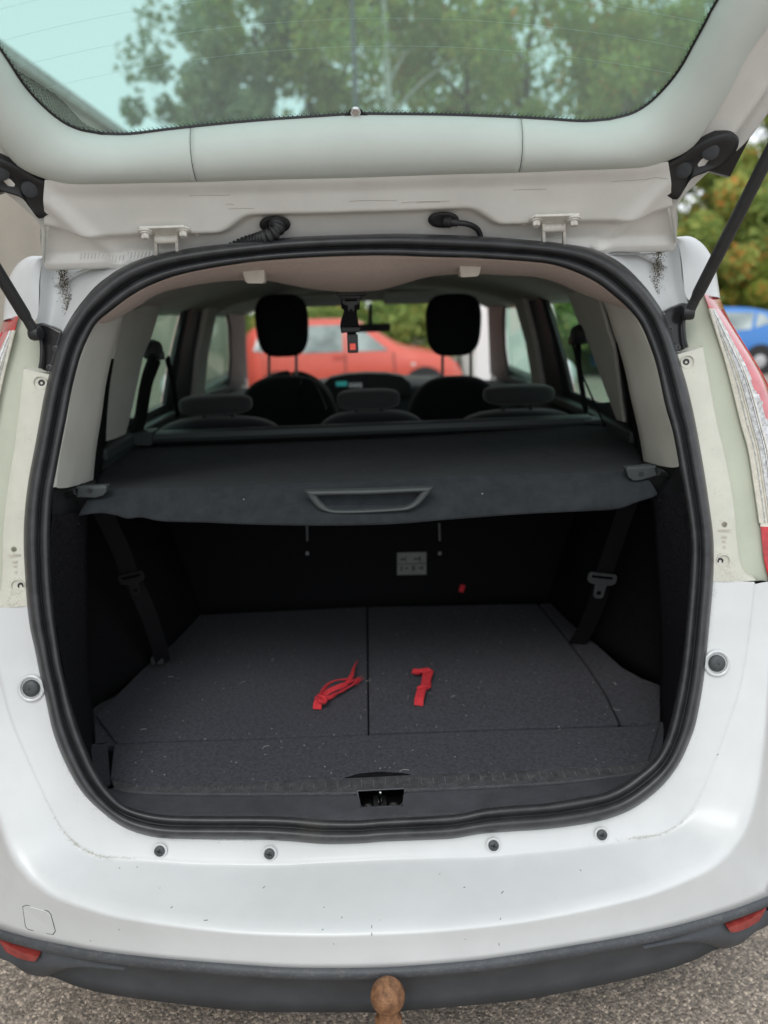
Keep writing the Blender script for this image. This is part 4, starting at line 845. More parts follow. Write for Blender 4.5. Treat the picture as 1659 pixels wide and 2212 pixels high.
# --- cabin seat belts (rear, with guides)
def cabbelt(s):
    f = lambda px, py, d=.03: onW(px, py, s)-np.array([s*d, 0, 0])
    if s > 0: G, S1, S2, T1, T2 = (1268, 722), [(1274, 738), (1272, 770), (1277, 820), (1283, 860), (1290, 905)], .055, [(1276, 738), (1290, 790), (1312, 840), (1330, 880), (1346, 915)], .022
    else: G, S1, S2, T1, T2 = (315, 756), [(312, 772), (296, 815), (288, 850), (280, 900), (268, 940)], .050, [(322, 774), (333, 815), (342, 855), (350, 900)], .016
    g_ = bpy.data.objects.new('cabin_belt', None); link(g_, car, f(*G)); g_['label'] = 'black seat belt hanging from a guide on the %s cabin pillar' % ('right' if s > 0 else 'left')
    b = MB(); b.lathe(f(*G, .02), (s*-1, -.3, 0), [(.026, -.02), (.028, .0), (.022, .016), (0, .02)], 18); b.box(f(G[0], G[1]+14, .035), (.02, .045, .02)); smoothby(b.build('belt_guide', 'black', g_))
    ribbon('webbing', [f(*p) for p in S1], S2, 'webbing', g_, wdir=(.6*s*0+.2, 1, 0), t=.006, n=30)
    ribbon('webbing', [f(*p, .05) for p in T1], T2, 'webbing', g_, wdir=(.2, 1, 0), t=.002, n=30)
both(cabbelt)
# --- centre belt hanging from the headliner
cb = bpy.data.objects.new('centre_belt', None); Yc = 1.66; link(cb, car, onY(760, 635, Yc)); cb['label'] = 'stowed centre seat belt hanging from the headliner with a red release button'
b = MB(); b.box(onY(760, 633, Yc), (.062, .05, .012)); b.box(onY(758, 641, Yc), (.048, .04, .010)); b.build('belt_housing', 'black', cb, bevel=.003)
ribbon('webbing', [onY(757, 640, Yc), onY(757, 670, Yc-.01), onY(755, 700, Yc-.012), onY(757, 716, Yc-.008)], .040, 'webbing', cb, t=.004, n=24, taper=lambda u: 1-.30*math.sin(min(1, u*1.2)*math.pi)**2*(u > .35))
o = buckle(cb, 758, 652, Yc-.012, .036, 0, 'dark_trim')
ribbon('webbing', [onY(759, 714, Yc-.006), onY(761, 735, Yc-.006)], .020, 'webbing', cb, t=.003, n=6)
b = MB(); b.box(onY(758, 712, Yc-.015), (.042, .016, .012)); b.build('belt_collar', 'black', cb, bevel=.003)
bk = MB(); bk.box(onY(762, 742, Yc-.006), (.0235, .012, .040)); bk = bk.build('buckle', 'dark_trim', cb, bevel=.003)
b = MB(); b.box(onY(762, 749, Yc-.0135), (.0125, .004, .0135)); b.build('release_button', 'red_button', bk, bevel=.001)

# --- tail lamps and their surrounds
P1L = [(1465, 767), (1478, 800), (1485, 836), (1502, 911), (1520, 1011), (1532, 1090), (1540, 1151), (1542, 1200), (1540, 1256)]
P1R = [(1518, 749), (1526, 792), (1535, 841), (1550, 920), (1566, 987), (1578, 1048), (1587, 1109), (1592, 1170), (1599, 1216), (1612, 1242), (1632, 1254)]
P2R = [(1521, 636), (1532, 667), (1547, 713), (1569, 783), (1587, 853), (1602, 914), (1618, 972), (1630, 1048), (1639, 1109), (1645, 1158), (1650, 1207), (1662, 1256)]
def surround(s):
    a = resample(P([(x-6, y) for x, y in P1L], lift(SA, .004)), 70); b1 = resample(P(P1R, lift(SA, .006)), 70)
    rr = [a]+[a*(1-t)+b1*t+np.array([0, -.004*math.sin(math.pi*t), 0]) for t in (.3, .6, .85, .96)]+[b1, b1+np.array([.003, .006, 0]), b1+np.array([.006, .022, 0])]
    rr = [SX(r, s) for r in rr]; dd = np.full((len(rr), 70), .35); dd[1:3] = .7; dd[:, 60:] += .3
    su = loft('lamp_surround', rr, 'housing', car, attr=dd)
    tp = [a[0], a[0]*.4+b1[0]*.6, b1[0], b1[0]+np.array([0, .05, .0]), a[0]+np.array([0, .05, .0])]
    poly('surround_top', SX(tp, s), 'housing', su, .003, (0, 0, -1))
    c = resample(P([(1486, 660), (1500, 700), (1512, 740), (1520, 790), (1531, 850), (1545, 920), (1560, 987), (1572, 1048), (1581, 1109), (1587, 1170), (1594, 1216), (1607, 1244), (1632, 1255)], lift(SA, .026)), 70)
    d = resample(P(P2R, lift(SA, .022)), 70)
    loft('surround_channel', [SX(r, s) for r in [c+np.array([-.02, .01, 0]), c, c*.5+d*.5+np.array([0, .004, 0]), d]], 'housing_side', car, attr=[[.3]*70]*4)
    # lens body
    L0 = resample(P(P2R, lift(SA, .016)), 80)
    Lo = resample([onY(1554, 641, 1.50), onY(1564, 666, 1.5), onY(1579, 697, 1.5), onY(1599, 746, 1.5), onY(1619, 786, 1.5), onY(1659, 866, 1.5), np.array([.845, 1.50, 1.14]), np.array([.865, 1.50, 1.05]), np.array([.87, 1.48, .985]), np.array([.86, 1.46, .93])], 80)
    us = np.linspace(0, 1, 41)**1.5; rr = []
    for u in us:
        q = L0*(1-u)+Lo*u; bl = math.sin(math.pi*u**.8)*smst(-.05, .35, np.linspace(0, 1, 80))
        q[:, 1] -= .045*bl; q[:, 0] += .018*bl; rr.append(SX(q, s))
    V, Fc = grid(rr); mi_ = []
    for f in Fc:
        i, j = f[0]//80, f[0] % 80; u, v = ((i+.5)/40)**1.5, j/79
        rs_ = .20+.26*smst(.30, .72, v)+.02*math.sin(v*55)*(v > .3)
        if v < .05 or v > .80: k = 2
        elif u < .075: k = 0
        elif u < .14: k = 1
        elif u < .165: k = 3
        elif u < rs_: k = 1 if int(v*60) % 7 else 3
        elif u < .60: k = 4
        else: k = 2
        mi_.append(k)
    tl = mesh('tail_lamp', V, Fc, None, car, mats=['cream_edge', 'clear_lens', 'red_lens', 'lens_silver', 'pink_lens'], midx=mi_, recalc=False)
    tl['label'] = 'red and clear tail lamp beside the boot opening'
    for u_, m_, r_ in ((.0, 'cream_edge', .0026), (.03, 'clear_lens', .0010), (.055, 'cream_edge', .0012), (.08, 'clear_lens', .0010), (.12, 'lens_silver', .0010), (.15, 'cream_edge', .0014), (.60, 'red_lens', .0014)):
        i = int(round(u_**(1/1.5)*40)); b = MB(); b.tube(SX(resample((rr[i] if s > 0 else mir(rr[i]))[4:64], 50), s)+np.array([0, -.0015, 0]), r_, 6); smoothby(b.build('lens_rib', m_, tl))
    # fixing screws sunk in the surround
    for px, py, dx in ((1485, 782, 0), (1562, 1212, -6)):
        cc = SX(onS(px, py, lift(SA, .001)), s); ax = (0, -1, .1); b = MB(); b.lathe(cc, ax, [(.0128, -.001), (.0126, .0012), (.0112, .0014), (.0105, -.002), (.010, -.0045), (0, -.0045)], 28)
        well = smoothby(b.build('screw_well', 'housing', su)); b = MB(); b.lathe(cc+np.array([s*-.002 if dx == 0 else s*-.005, -.0, 0]), ax, [(.0062, -.0035), (.0062, -.0006), (.0054, .0004), (.0026, .0004), (.0024, -.0012), (0, -.0012)], 18); smoothby(b.build('screw', 'screw', su))
    cc = SX(onS(1565, 1133, lift(SA, .0005)), s); b = MB(); b.lathe(cc, (0, -1, .1), [(.0052, 0), (.0052, .0006), (.0044, .0006), (.0044, 0)], 20); b.build('moulding_mark', 'housing', su, attr=[1.4]*80)
    for k, (t_, dy_) in enumerate((('ALB8008', 1146), ('ABS', 1160), ('PC', 1170), ('12', 1182))):
        text('moulding_text', t_, SX(onS(1565, dy_, lift(SA, -.0008)), s), .0062, (1, 0, 0), (0, .29, 1), 'clip', su, .0003)
both(surround)

# --- body corner and gutter above the lamps
def corner(s):
    g0 = resample(P([(1130, 530), (1210, 530), (1270, 540), (1310, 555), (1350, 580), (1390, 620), (1420, 660), (1437, 690), (1455, 740), (1465, 770)], lift(SA, .006)), 60)
    g1 = resample(P([(1120, 500), (1240, 505), (1330, 510), (1400, 515), (1430, 530), (1442, 560), (1450, 600), (1462, 650), (1474, 700), (1490, 752)], lift(SA, .055)), 60)
    g2 = resample(P([(1130, 490), (1250, 495), (1350, 500), (1440, 505), (1462, 525), (1470, 560), (1474, 600), (1485, 650), (1498, 690), (1515, 748)], lift(SA, .030)), 60)
    rr = [g0, g0*.7+g1*.3+np.array([0, .012, 0]), g0*.3+g1*.7+np.array([0, .012, 0]), g1, g1*.5+g2*.5+np.array([0, .004, 0]), g2]
    dd = np.full((6, 60), .3); dd[2:4, 15:45] = .6
    loft('body_gutter', [SX(r, s) for r in rr], 'paint', car, attr=dd)
    c0 = resample(P([(1440, 516), (1462, 525), (1472, 560), (1476, 600), (1482, 640), (1500, 655), (1516, 650), (1524, 638)], lift(SA, .030)), 50)
    c1 = resample([onY(1455, 513, 1.455), onY(1485, 510, 1.465), onY(1505, 517, 1.47), onY(1524, 534, 1.475), onY(1542, 566, 1.48), onY(1551, 610, 1.49), onY(1556, 645, 1.50)], 50)
    rr = [c0, c0*.75+c1*.25+np.array([0, -.012, 0]), c0*.4+c1*.6+np.array([0, -.014, 0]), c0*.12+c1*.88+np.array([0, -.006, 0]), c1, c1+np.array([-.01, .12, .005])]
    loft('roof_corner', [SX(r, s) for r in rr], 'paint', car, attr=np.full((6, 50), .25))
    # moss and dirt streak left by the tailgate gap
    b = MB(); r2 = random.Random(5+s)
    for i in range(800):
        t = r2.random()**1.3; py = 530+t*112; px = 1424-8*t+r2.gauss(0, 2.2+4.5*r2.random()+2*math.sin(3*t)); c = onS(px, py, lift(SA, .034)); q = r2.uniform(.0003, .0012)*(1.2-.5*t)
        b.box(SX(c, s), (q, q, q*r2.uniform(1, 2.5)))
    b.build('dirt_streak', 'grime' , car)['kind'] = 'stuff'
    if s < 0:
        b = MB()
        for i in range(120): c = onS(1430+r2.gauss(0, 5), 527+abs(r2.gauss(0, 5)), lift(SA, .03)); q = r2.uniform(.0008, .002); b.box(SX(c, s), (q, q, q))
        b.build('moss_tuft', 'moss', car)['kind'] = 'stuff'
    # press line
    b = MB(); b.tube(resample(P([(1318, 553), (1322, 549), (1380, 549), (1413, 548)], lift(SA, .020)), 16), .0016, 6); smoothby(b.build('press_line', 'paint', car, attr=[.2]*96))
both(corner)

# --- gas struts with brackets
def strut(s):
    bp1 = [(1432, 676), (1452, 664), (1480, 653), (1484, 662), (1478, 690), (1476, 712), (1481, 735), (1484, 750), (1479, 755), (1467, 760), (1457, 742), (1444, 706)]
    pl = poly('strut_bracket', SX(P(bp1, lift(SA, .004)), s), 'black_gloss', car, .018, bevel=.003)
    for px, py in ((1446, 712), (1462, 751)):
        b = MB(); b.lathe(SX(onS(px, py, SA), s), (0, -1, .2), [(.0062, 0), (.006, .003), (.003, .0035), (.0028, .002), (0, .002)], 8); b.build('bracket_bolt', 'screw', pl)
    rib = P([(1481, 656), (1477, 700), (1480, 735), (1484, 750)], lift(SA, -.004)); b = MB(); b.tube(SX(resample(rib, 20), s), .0028, 6); smoothby(b.build('bracket_rib', 'black', pl))
    L = onS(1487, 676, lift(SA, -.012)); Q = onY(1659, 338, 1.26); E = L+(Q-L)*1.75
    b = MB(); b.tube(SX([L, L+(Q-L)*.11], s), [.0095, .0085], 12); b.lathe(SX(L, s), (1, -.2, 0), [(.011, -.009), (.0125, -.004), (.0125, .004), (.011, .009)], 14); end = smoothby(b.build('gas_strut', 'black', car))
    b = MB(); b.tube(SX([L+(Q-L)*.10, L+(Q-L)*.14, E], s), [.0085, .0105, .0105], 18); smoothby(b.build('strut_tube', 'black', end))
both(strut)

# ================================================================== TAILGATE
tg_ = bpy.data.objects.new('tailgate', None); link(tg_, car, TP(0, 0)); tg_['label'] = 'raised white tailgate seen from inside'
def tv(px, py, o=0.):
    p = onS(px, py, lambda x, z: ST(x, z)-o*1.24); return p[0], (p[2]+.588*o-1.55)/.809
TRo = [(829, 376), (969, 371), (1109, 367), (1245, 361), (1380, 355), (1425, 345), (1470, 325), (1505, 295), (1565, 200), (1609, 115), (1659, 45)]
TRi = [(829, 256), (954, 257), (1079, 261), (1179, 266), (1259, 271), (1319, 267), (1369, 254), (1409, 230), (1449, 190), (1479, 150), (1504, 105), (1529, 60), (1549, 20), (1562, 0)]
to = [tv(*p, .02) for p in TRo]; ti = [tv(*p, .01) for p in TRi]
to[0] = (0., to[0][1]-.0005); ti[0] = (0., ti[0][1]+.002)
to += [(.615, .42), (.63, .52), (.63, .60)]; ti += [(.545, .45), (.548, .55), (.53, .64)]
# glass pane outline continues out of view to the tailgate's foot
NT = 90
cut = to.index((.615, .42))
def key3(pts, xs_, k, n0, n1, n2):                          # centre, joint at x = xs_, corner, end
    a = dense(pts[:k+1], 800); j = int(np.argmin(abs(a[:, 0]-xs_))); return np.vstack([resample(a[:j+1], n0, smooth=False), resample(a[j:], n1, smooth=False)[1:], resample(pts[k:], n2)[1:]])
TO = key3(to, .262, 5, 27, 24, 50); TI = key3(ti, .262, 5, 27, 24, 50)
def gate(curve, o): return np.array([TP(x, v, o) for x, v in curve])
# three-piece trim frame: middle strip and two side pieces
mk = [(0., .030), (.06, .036), (.2, .042), (.4, .045), (.6, .042), (.8, .032), (.93, .018), (1., .004)]
def trimpiece(name, i0, i1, sgn):
    rr = []
    for u, o in [(0., .0)]+mk+[(1.0, -.004)]:
        c_ = TO*(1-u)+TI*u; rr.append(gate(c_[i0:i1], o))
    rr = [np.array(r) for r in rr]
    if sgn == 0: rr = [fullcurve(r, mir(r)) for r in rr]
    elif sgn < 0: rr = [mir(r) for r in rr]
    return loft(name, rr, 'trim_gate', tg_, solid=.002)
ksp = 27
trimpiece('gate_trim', 0, ksp, 0)
def seamside(s):
    rr = []
    for u, o in [(0., .0)]+mk+[(1.0, -.004)]:
        c_ = (TO*(1-u)+TI*u)[ksp-1:]; c_ = c_.copy(); d = c_[1]-c_[0]; c_[0] = c_[0]+d*.16; rr.append(SX(gate(c_, o), s))
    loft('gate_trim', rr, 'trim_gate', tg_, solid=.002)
both(seamside)
seam = [TP(*( (TO*(1-u)+TI*u)[ksp-1]+((TO*(1-u)+TI*u)[ksp]-(TO*(1-u)+TI*u)[ksp-1])*.08), o-.002) for u, o in mk]
both(lambda s: ribbon('trim_joint', SX(seam, s), .0016, 'dark_trim', tg_, t=.001, n=14))
# painted inner panel between hinge edge and trim
xs = np.linspace(0, 1, 70); rows = 46
def hedge(x): return .003-.004*(x/.56)
def panel_o(x, t):
    ax = abs(x); o = .030*smst(.72, 1.0, t)*.6+.012
    L_ = .56-.20*smst(.185, .25, ax)*(1-smst(.44, .60, ax))      # where the raised shelf steps down
    step = smst(L_-.10, L_+.04, t); o = .006+step*.024+.006*smst(.8, 1, t)
    o += .012*smst(.10, .0, t)*smst(.25, .30, ax)
    if ax > .42: o += .010*smst(.03, 0, abs((ax-.42)-.10*t-.01))
    o += .0025*math.sin(ax*30)*step*(1-t)
    return o
rr = []
for i in range(rows):
    t = i/(rows-1); row = []
    for u in xs:
        xe = .563*(1-t)+.50*t; x = xe*u; vt = float(np.interp(x, TO[:50, 0], TO[:50, 1])); v = hedge(x)*(1-t)+(vt+.004)*t; row.append(TP(x, v, panel_o(x, t)))
    rr.append(np.array(row))
fr = [fullcurve(r, mir(r)) for r in rr]; dd = np.full((rows, fr[0].shape[0]), .25); dd[:8] = .55; dd[34:38] = .4
loft('gate_inner_panel', fr, 'paint_in', tg_, attr=dd)
b = MB(); r2 = random.Random(21)
for k_ in range(8):
    u = r2.uniform(-.42, .42); t = r2.uniform(.66, .90); ln = r2.uniform(.01, .10); xe = .563*(1-t)+.50*t; q_ = []
    for j in range(6):
        x = u+ln*j/5; vt = float(np.interp(abs(x), TO[:50, 0], TO[:50, 1])); q_.append(TP(x, hedge(abs(x))*(1-t)+(vt+.004)*t+.0006*math.sin(j), panel_o(abs(x), t)+.0003))
    b.tube(q_, .00025, 4, cap=False)
b.build('scratch', 'scuff', tg_)['kind'] = 'stuff'
b = MB()
for k_ in range(34):
    x = -.50+.0062*k_; b.tube([TP(x, .006, panel_o(abs(x), .04)+.002), TP(x+.003, .014, panel_o(abs(x), .08)+.002)], .0009, 5)
b.build('sealant_bead', 'paint_in', tg_, attr=[.4]*len(b.V))['kind'] = 'stuff'
# hinge-side flange of the panel
fl0 = fr[0]; loft('gate_flange', [fl0, fl0+np.array([0, .004, -.006]), fl0+np.array([0, .012, -.010]), fl0+np.array([0, .03, -.004])], 'paint_in', tg_, attr=[[.6]*len(fl0)]*4)
EDGE = [(.563, .003), (.556, .04), (.546, .076), (.56, .10), (.585, .135), (.620, .171), (.645, .233), (.668, .31), (.69, .42), (.705, .54), (.70, .62)]
def gside(s):
    inn = np.vstack([resample([(.50*u+.563*(1-u), (.003*(1-u)+.147*u)) for u in (0, .5, 1)], 20), TO[50:][1:]]); inn[:20, 0] -= .004
    e = resample(EDGE, len(inn)); rr = []
    for t, o in ((-.05, .026), (0, .024), (.1, .016), (.3, .012), (.5, .022), (.62, .024), (.72, .010), (.86, .008), (.93, .014), (1., .012), (1.03, .002), (1.03, -.03)):
        rr.append(SX(gate(inn*(1-t)+e*t, o), s))
    loft('gate_side_panel', rr, 'paint_in', tg_, attr=np.full((12, len(inn)), .4))
both(gside)
def stopper(s):
    px = [(1424, 412), (1422, 385), (1427, 360), (1460, 340), (1496, 314), (1535, 294), (1575, 284), (1588, 290), (1597, 303), (1588, 325), (1560, 352), (1525, 368), (1492, 382), (1476, 404), (1458, 430), (1440, 424)]
    base = np.array([onS(*p, lambda x, z: ST(x, z)-.030) for p in px]); c = base.mean(0)
    r0 = base+np.array([0, .03, .02]); rr = [r0, base, (base*.95+c*.05)+np.array([0, -.006, -.004]), (base*.72+c*.28)+np.array([0, -.004, -.004]), (base*.35+c*.65)+np.array([0, .002, 0]), base*.02+c*.98+np.array([0, .003, 0])]
    rr = [SX(resample(r, 60, True), s) for r in rr]; V, Fc = grid(rr, True); Fc = list(Fc)+[tuple(range(300, 360))]
    o = mesh('corner_stop', V, Fc, 'black', tg_)
    for (a, b1) in ((1476, 368), (1535, 328)):
        q = onS(a, b1, lambda x, z: ST(x, z)-.034); ax = np.array([-.35, -.75, -.5]); m = MB(); m.lathe(SX(q, s), SX(ax, s), [(.0135, -.01), (.0130, .001), (.008, .0025), (.003, .0025), (0, .0022)], 20); smoothby(m.build('stop_stud', 'bumper_black', o))
    fin = [onS(*p, lambda x, z: ST(x, z)+.03) for p in [(1518, 366), (1600, 300), (1662, 214), (1620, 300), (1578, 382)]]
    poly('spoiler_fin', SX(fin, s), 'black_gloss', tg_, .012, bevel=.002)
both(stopper)
# glass, its printed edge and heater wires
gl = [(x, v) for x, v in TI]+[(.45, .68), (.2, .69), (0., .69)]
gl = resample(gl, 120); gx = fullcurve(np.c_[gl, np.zeros(120)], mir(np.c_[gl, np.zeros(120)]))
ys_ = np.linspace(0, 1, 30); half = gl
rr = []
for k in np.linspace(0, 1, 24):
    row = []
    for j in range(120):
        x, v = half[j]; row.append(TP(x*k, v*k+(1-k)*.45, -.004))
    rr.append(fullcurve(np.array(row), mir(np.array(row))))
loft('rear_window', rr, 'gate_glass', tg_)
fr_o = fullcurve(gate(gl[:100], 0.0005), mir(gate(gl[:100], .0005)))
def inset(d):
    c_ = gl[:100].copy(); t = np.gradient(c_, axis=0); nn = np.c_[-t[:, 1], t[:, 0]]; nn /= np.linalg.norm(nn, axis=1)[:, None]; c_ = c_+nn*d; c_[0, 0] = 0; return c_
a_, b_ = gate(inset(-.012), .0006), gate(inset(.0050), .0006)
loft('glass_border', [fullcurve(a_, mir(a_)), fullcurve(b_, mir(b_))], 'frit', tg_, solid=.0008)
# dotted print along the border, wide patch in the left corner
dot = MB(); V = []; Fc = []
def adddot(x, v, r):
    k = len(V)
    for i in range(6): V.append(TP(x+r*math.cos(i*math.pi/3), v+r*math.sin(i*math.pi/3), .0012))
    Fc.append(tuple(range(k, k+6)))
for row_, (d, r) in enumerate(((.0062, .0011), (.0082, .0008))):
    c_ = resample(inset(d), 330)
    for x, v in c_[row_ % 2::2]:
        adddot(x, v, r); adddot(-x, v, r)
patch = [tv(*p) for p in [(0, 129), (25, 165), (60, 210), (100, 245), (140, 272), (180, 289), (236, 292), (205, 278), (176, 262), (150, 232), (125, 206), (95, 187), (70, 170), (30, 148)]]
def inp(x, v, q):
    k = False
    for i in range(len(q)):
        (x1, v1), (x2, v2) = q[i], q[(i+1) % len(q)]
        if (v1 > v) != (v2 > v) and x < (x2-x1)*(v-v1)/(v2-v1)+x1: k = not k
    return k
st_ = .0024; pa = np.array(patch)
for i, x in enumerate(np.arange(pa[:, 0].min(), pa[:, 0].max(), st_)):
    for j, v in enumerate(np.arange(pa[:, 1].min(), pa[:, 1].max(), st_*.87)):
        xx_ = x+(st_/2 if j % 2 else 0)
        if inp(xx_, v, patch): adddot(xx_, v, .00098*rng.uniform(.85, 1.1))
o = mesh('dotted_print', V, Fc, 'frit', tg_, smooth=False, recalc=False); o['kind'] = 'stuff'
for k in range(9):
    v0 = .30+k*.036; q = [TP(x, v0+.075*(1-(x/.56)**2)-.04, .0004) for x in np.linspace(-.54, .54, 30)]
    b = MB(); b.tube(q, .00013, 4, cap=False); b.build('heater_wire', 'wire', tg_)
# catch on the lower edge of the glass
cp_ = [tv(*p, .003) for p in [(735, 262), (742, 253), (752, 244), (757, 236), (768, 232), (779, 236), (785, 243), (794, 249), (803, 256), (803, 262)]]
poly('catch_pad', [TP(x, v, .003) for x, v in cp_], 'frit', tg_, .004, (0, .8, .58), bevel=.001)
q = TP(*tv(768, 243, .006), .004); b = MB(); b.lathe(q, (0, -.809, -.588), [(.0080, 0), (.0080, .001), (.0062, .0022), (.0048, .0016), (.0044, .0005), (.0034, .0005), (.0030, .0032), (0, .0034)], 22); smoothby(b.build('glass_catch', 'chrome', tg_))
# hinges
def hinge(s):
    hg = bpy.data.objects.new('hinge', None); c = onS(1195, 482, lambda x, z: ST(x, z)-.02); link(hg, tg_, SX(c, s))
    fH = lambda d: (lambda x, z: ST(x, z)-d)
    pc = SX(onS(1199, 474, fH(.036)), s); b = MB(); b.box(pc, (.078, .034, .005), Matrix.Rotation(-.35, 3, 'X')); b.build('hinge_plate', 'painted_steel', hg, bevel=.0015)
    for px in (1158, 1239):
        c_ = SX(onS(px, 477, fH(.044)), s); ax = (0, -.38, -.92); b = MB(); b.lathe(c_, ax, [(.0125, -.004), (.0125, -.001), (.0095, .0), (.0095, .0015)], 20); b.lathe(c_, ax, [(.0068, .001), (.0068, .0085), (.0055, .010)], 6); b.build('hinge_bolt', 'painted_steel', hg)
    for px in (1173, 1217):
        a, b1 = onS(px, 482, fH(.034)), onS(px+(1 if px < 1200 else 2), 535, lambda x, z: SA(x, z)+.01); b = MB(); mid_ = (a+b1)/2
        ribbon('hinge_arm', SX([a, mid_, b1], s), .010, 'painted_steel', hg, wdir=(0, 1, 0), t=.0025, n=8)
    b = MB(); a, b1 = onS(1172, 493, fH(.034)), onS(1219, 491, fH(.034)); b.tube(SX([a, b1], s), .0075, 14); smoothby(b.build('hinge_pin', 'painted_steel', hg))
    b = MB(); b.lathe(SX(onS(1129, 479, fH(.012)), s), (0, -.75, -.66), [(.006, 0), (.006, .002), (.0035, .002), (.0035, .008), (0, .009)], 12); b.build('stud', 'painted_steel', hg)
both(hinge)
# grommets, ribbed hose, cable
def grommet(px, py, rx, ry, name):
    fH = lambda x, z: ST(x, z)-.014; rr = []
    for k, d in ((1.0, .012), (1.02, -.001), (.93, -.005), (.6, -.005), (.3, -.004)):
        rr.append([onS(px+rx*k*math.copysign(abs(math.cos(a))**.8, math.cos(a)), py+ry*k*math.sin(a), lambda x, z: fH(x, z)+d) for a in np.linspace(0, 2*math.pi, 36, endpoint=False)])
    V, Fc = grid(rr, True); return mesh(name, V, list(Fc)+[tuple(range(144, 180))], 'black', tg_)
g1 = grommet(594, 485, 33, 18, 'grommet'); g2 = grommet(958, 475, 33, 17, 'grommet')
hp = resample([onS(598, 482, lambda x, z: ST(x, z)-.02), onS(597, 497, lambda x, z: ST(x, z)-.045), onS(580, 510, lambda x, z: ST(x, z)-.05), onS(556, 517, lambda x, z: ST(x, z)-.03), onS(528, 524, lambda x, z: SA(x, z)+.02), onS(500, 535, lambda x, z: SA(x, z)+.03)], 130)
rad = [.0125-.005*(i/129)+.0022*math.sin(i*.75) for i in range(130)]; b = MB(); b.tube(hp, rad, 14); smoothby(b.build('ribbed_hose', 'black', g1), 70)
hp = resample([onS(962, 478, lambda x, z: ST(x, z)-.02), onS(985, 481, lambda x, z: ST(x, z)-.03), onS(1010, 484, lambda x, z: ST(x, z)-.03), onS(1030, 494, lambda x, z: ST(x, z)-.02), onS(1038, 510, lambda x, z: SA(x, z)+.02), onS(1042, 530, lambda x, z: SA(x, z)+.02)], 50)
b = MB(); b.tube(hp, [.010]*6+[.0065]*6+[.0048]*38, 12); smoothby(b.build('washer_tube', 'black', g2))
# lower leaf of the tailgate and outer skin, out of view above
rr = []
for v in np.linspace(.62, .95, 10):
    rr.append([TP(x, v, .02+.10*(v-.62)) for x in np.linspace(-.70, .70, 25)])
loft('gate_lower_panel', rr, 'paint_in', tg_, solid=.05, attr=[[.1]*25]*10)

# ================================================================== BACKGROUND
def bgcar(name, label, cat, x, y, rz, prof_, W_, body, details, belt=.92, ground=None):
    # prof_: (along, roof height) stations from tail to nose
    z0 = gz(y) if ground is None else ground; t = thing(name, label, cat, (x, y, z0)); ca, sa = math.cos(rz), math.sin(rz)
    T = lambda a, b_, h: (x+a*ca-b_*sa, y+a*sa+b_*ca, z0+h)
    pa = resample([(a, h, 0) for a, h in prof_], 64); rr = []
    for a, h, _ in pa:
        bz = min(belt, h-.02); gh = h > belt+.05
        endf = min(1, .80+.9*min(a-prof_[0][0], prof_[-1][0]-a)); w2 = W_/2*endf
        half_ = [(w2*.90, .22), (w2, .42), (w2*1.0, bz*.75), (w2*.97, bz), (w2*(.86 if gh else .9), (bz+h)/2 if gh else (bz+h)/2), (w2*(.74 if gh else .7), h-.02), (w2*.4, h), (0, h+.005)]
        row = [T(a, q, z) for q, z in half_]+[T(a, -q, z) for q, z in half_[-2::-1]]; rr.append(row)
    bd = loft('body', rr, body, t)
    for end in (0, -1):
        V_ = rr[end]; mesh('end_panel', V_, [tuple(range(len(V_)))], body, t)
    for wa in details['wheels']:
        for sd_ in (1, -1):
            R_w = details.get('R', .31); ax = (sa*-sd_*-1*-1, ca*sd_, 0); ax = (-sa*sd_, ca*sd_, 0); c_ = T(wa, sd_*(W_/2-.10), R_w)
            b = MB(); b.lathe(c_, ax, [(R_w*.6, -.1), (R_w*.98, -.1), (R_w, -.06), (R_w, .08), (R_w*.95, .11), (R_w*.62, .115)], 28); wh = smoothby(b.build('wheel', 'tyre', t))
            b = MB(); b.lathe(c_, ax, [(R_w*.62, .10), (R_w*.55, .112), (R_w*.15, .125), (0, .125)], 24); b.build('hubcap', 'hub', wh)
            b = MB(); b.lathe(T(wa, sd_*(W_/2-.11), R_w), ax, [(R_w*1.18, .0), (R_w*1.18, .115), (R_w*1.02, .117)], 28); b.build('wheel_arch', 'black', t)
    for nm, m_, quads in details['panels']:
        for q in quads:
            for sd_ in ((1, -1) if q[0] == 'side' else (0,)):
                pts = [T(a, sd_*off, h) if q[0] == 'side' else T(a, off, h) for a, off, h in q[1]]
                d = np.array([-sa*sd_, ca*sd_, 0]) if sd_ else np.array([ca*q[2], sa*q[2], 0])
                poly(nm, [np.array(p_)+d*.012 for p_ in pts], m_, t, .02, tuple(-d))
    return t
def sidewin(W_, pts, belt=.92):   # (a, h) -> on the leaning greenhouse side
    out = []
    for a, h, top in pts: f = (h-belt)/max(.05, top-belt); out.append((a, W_/2*(.97-.23*f)+.004, h))
    return out
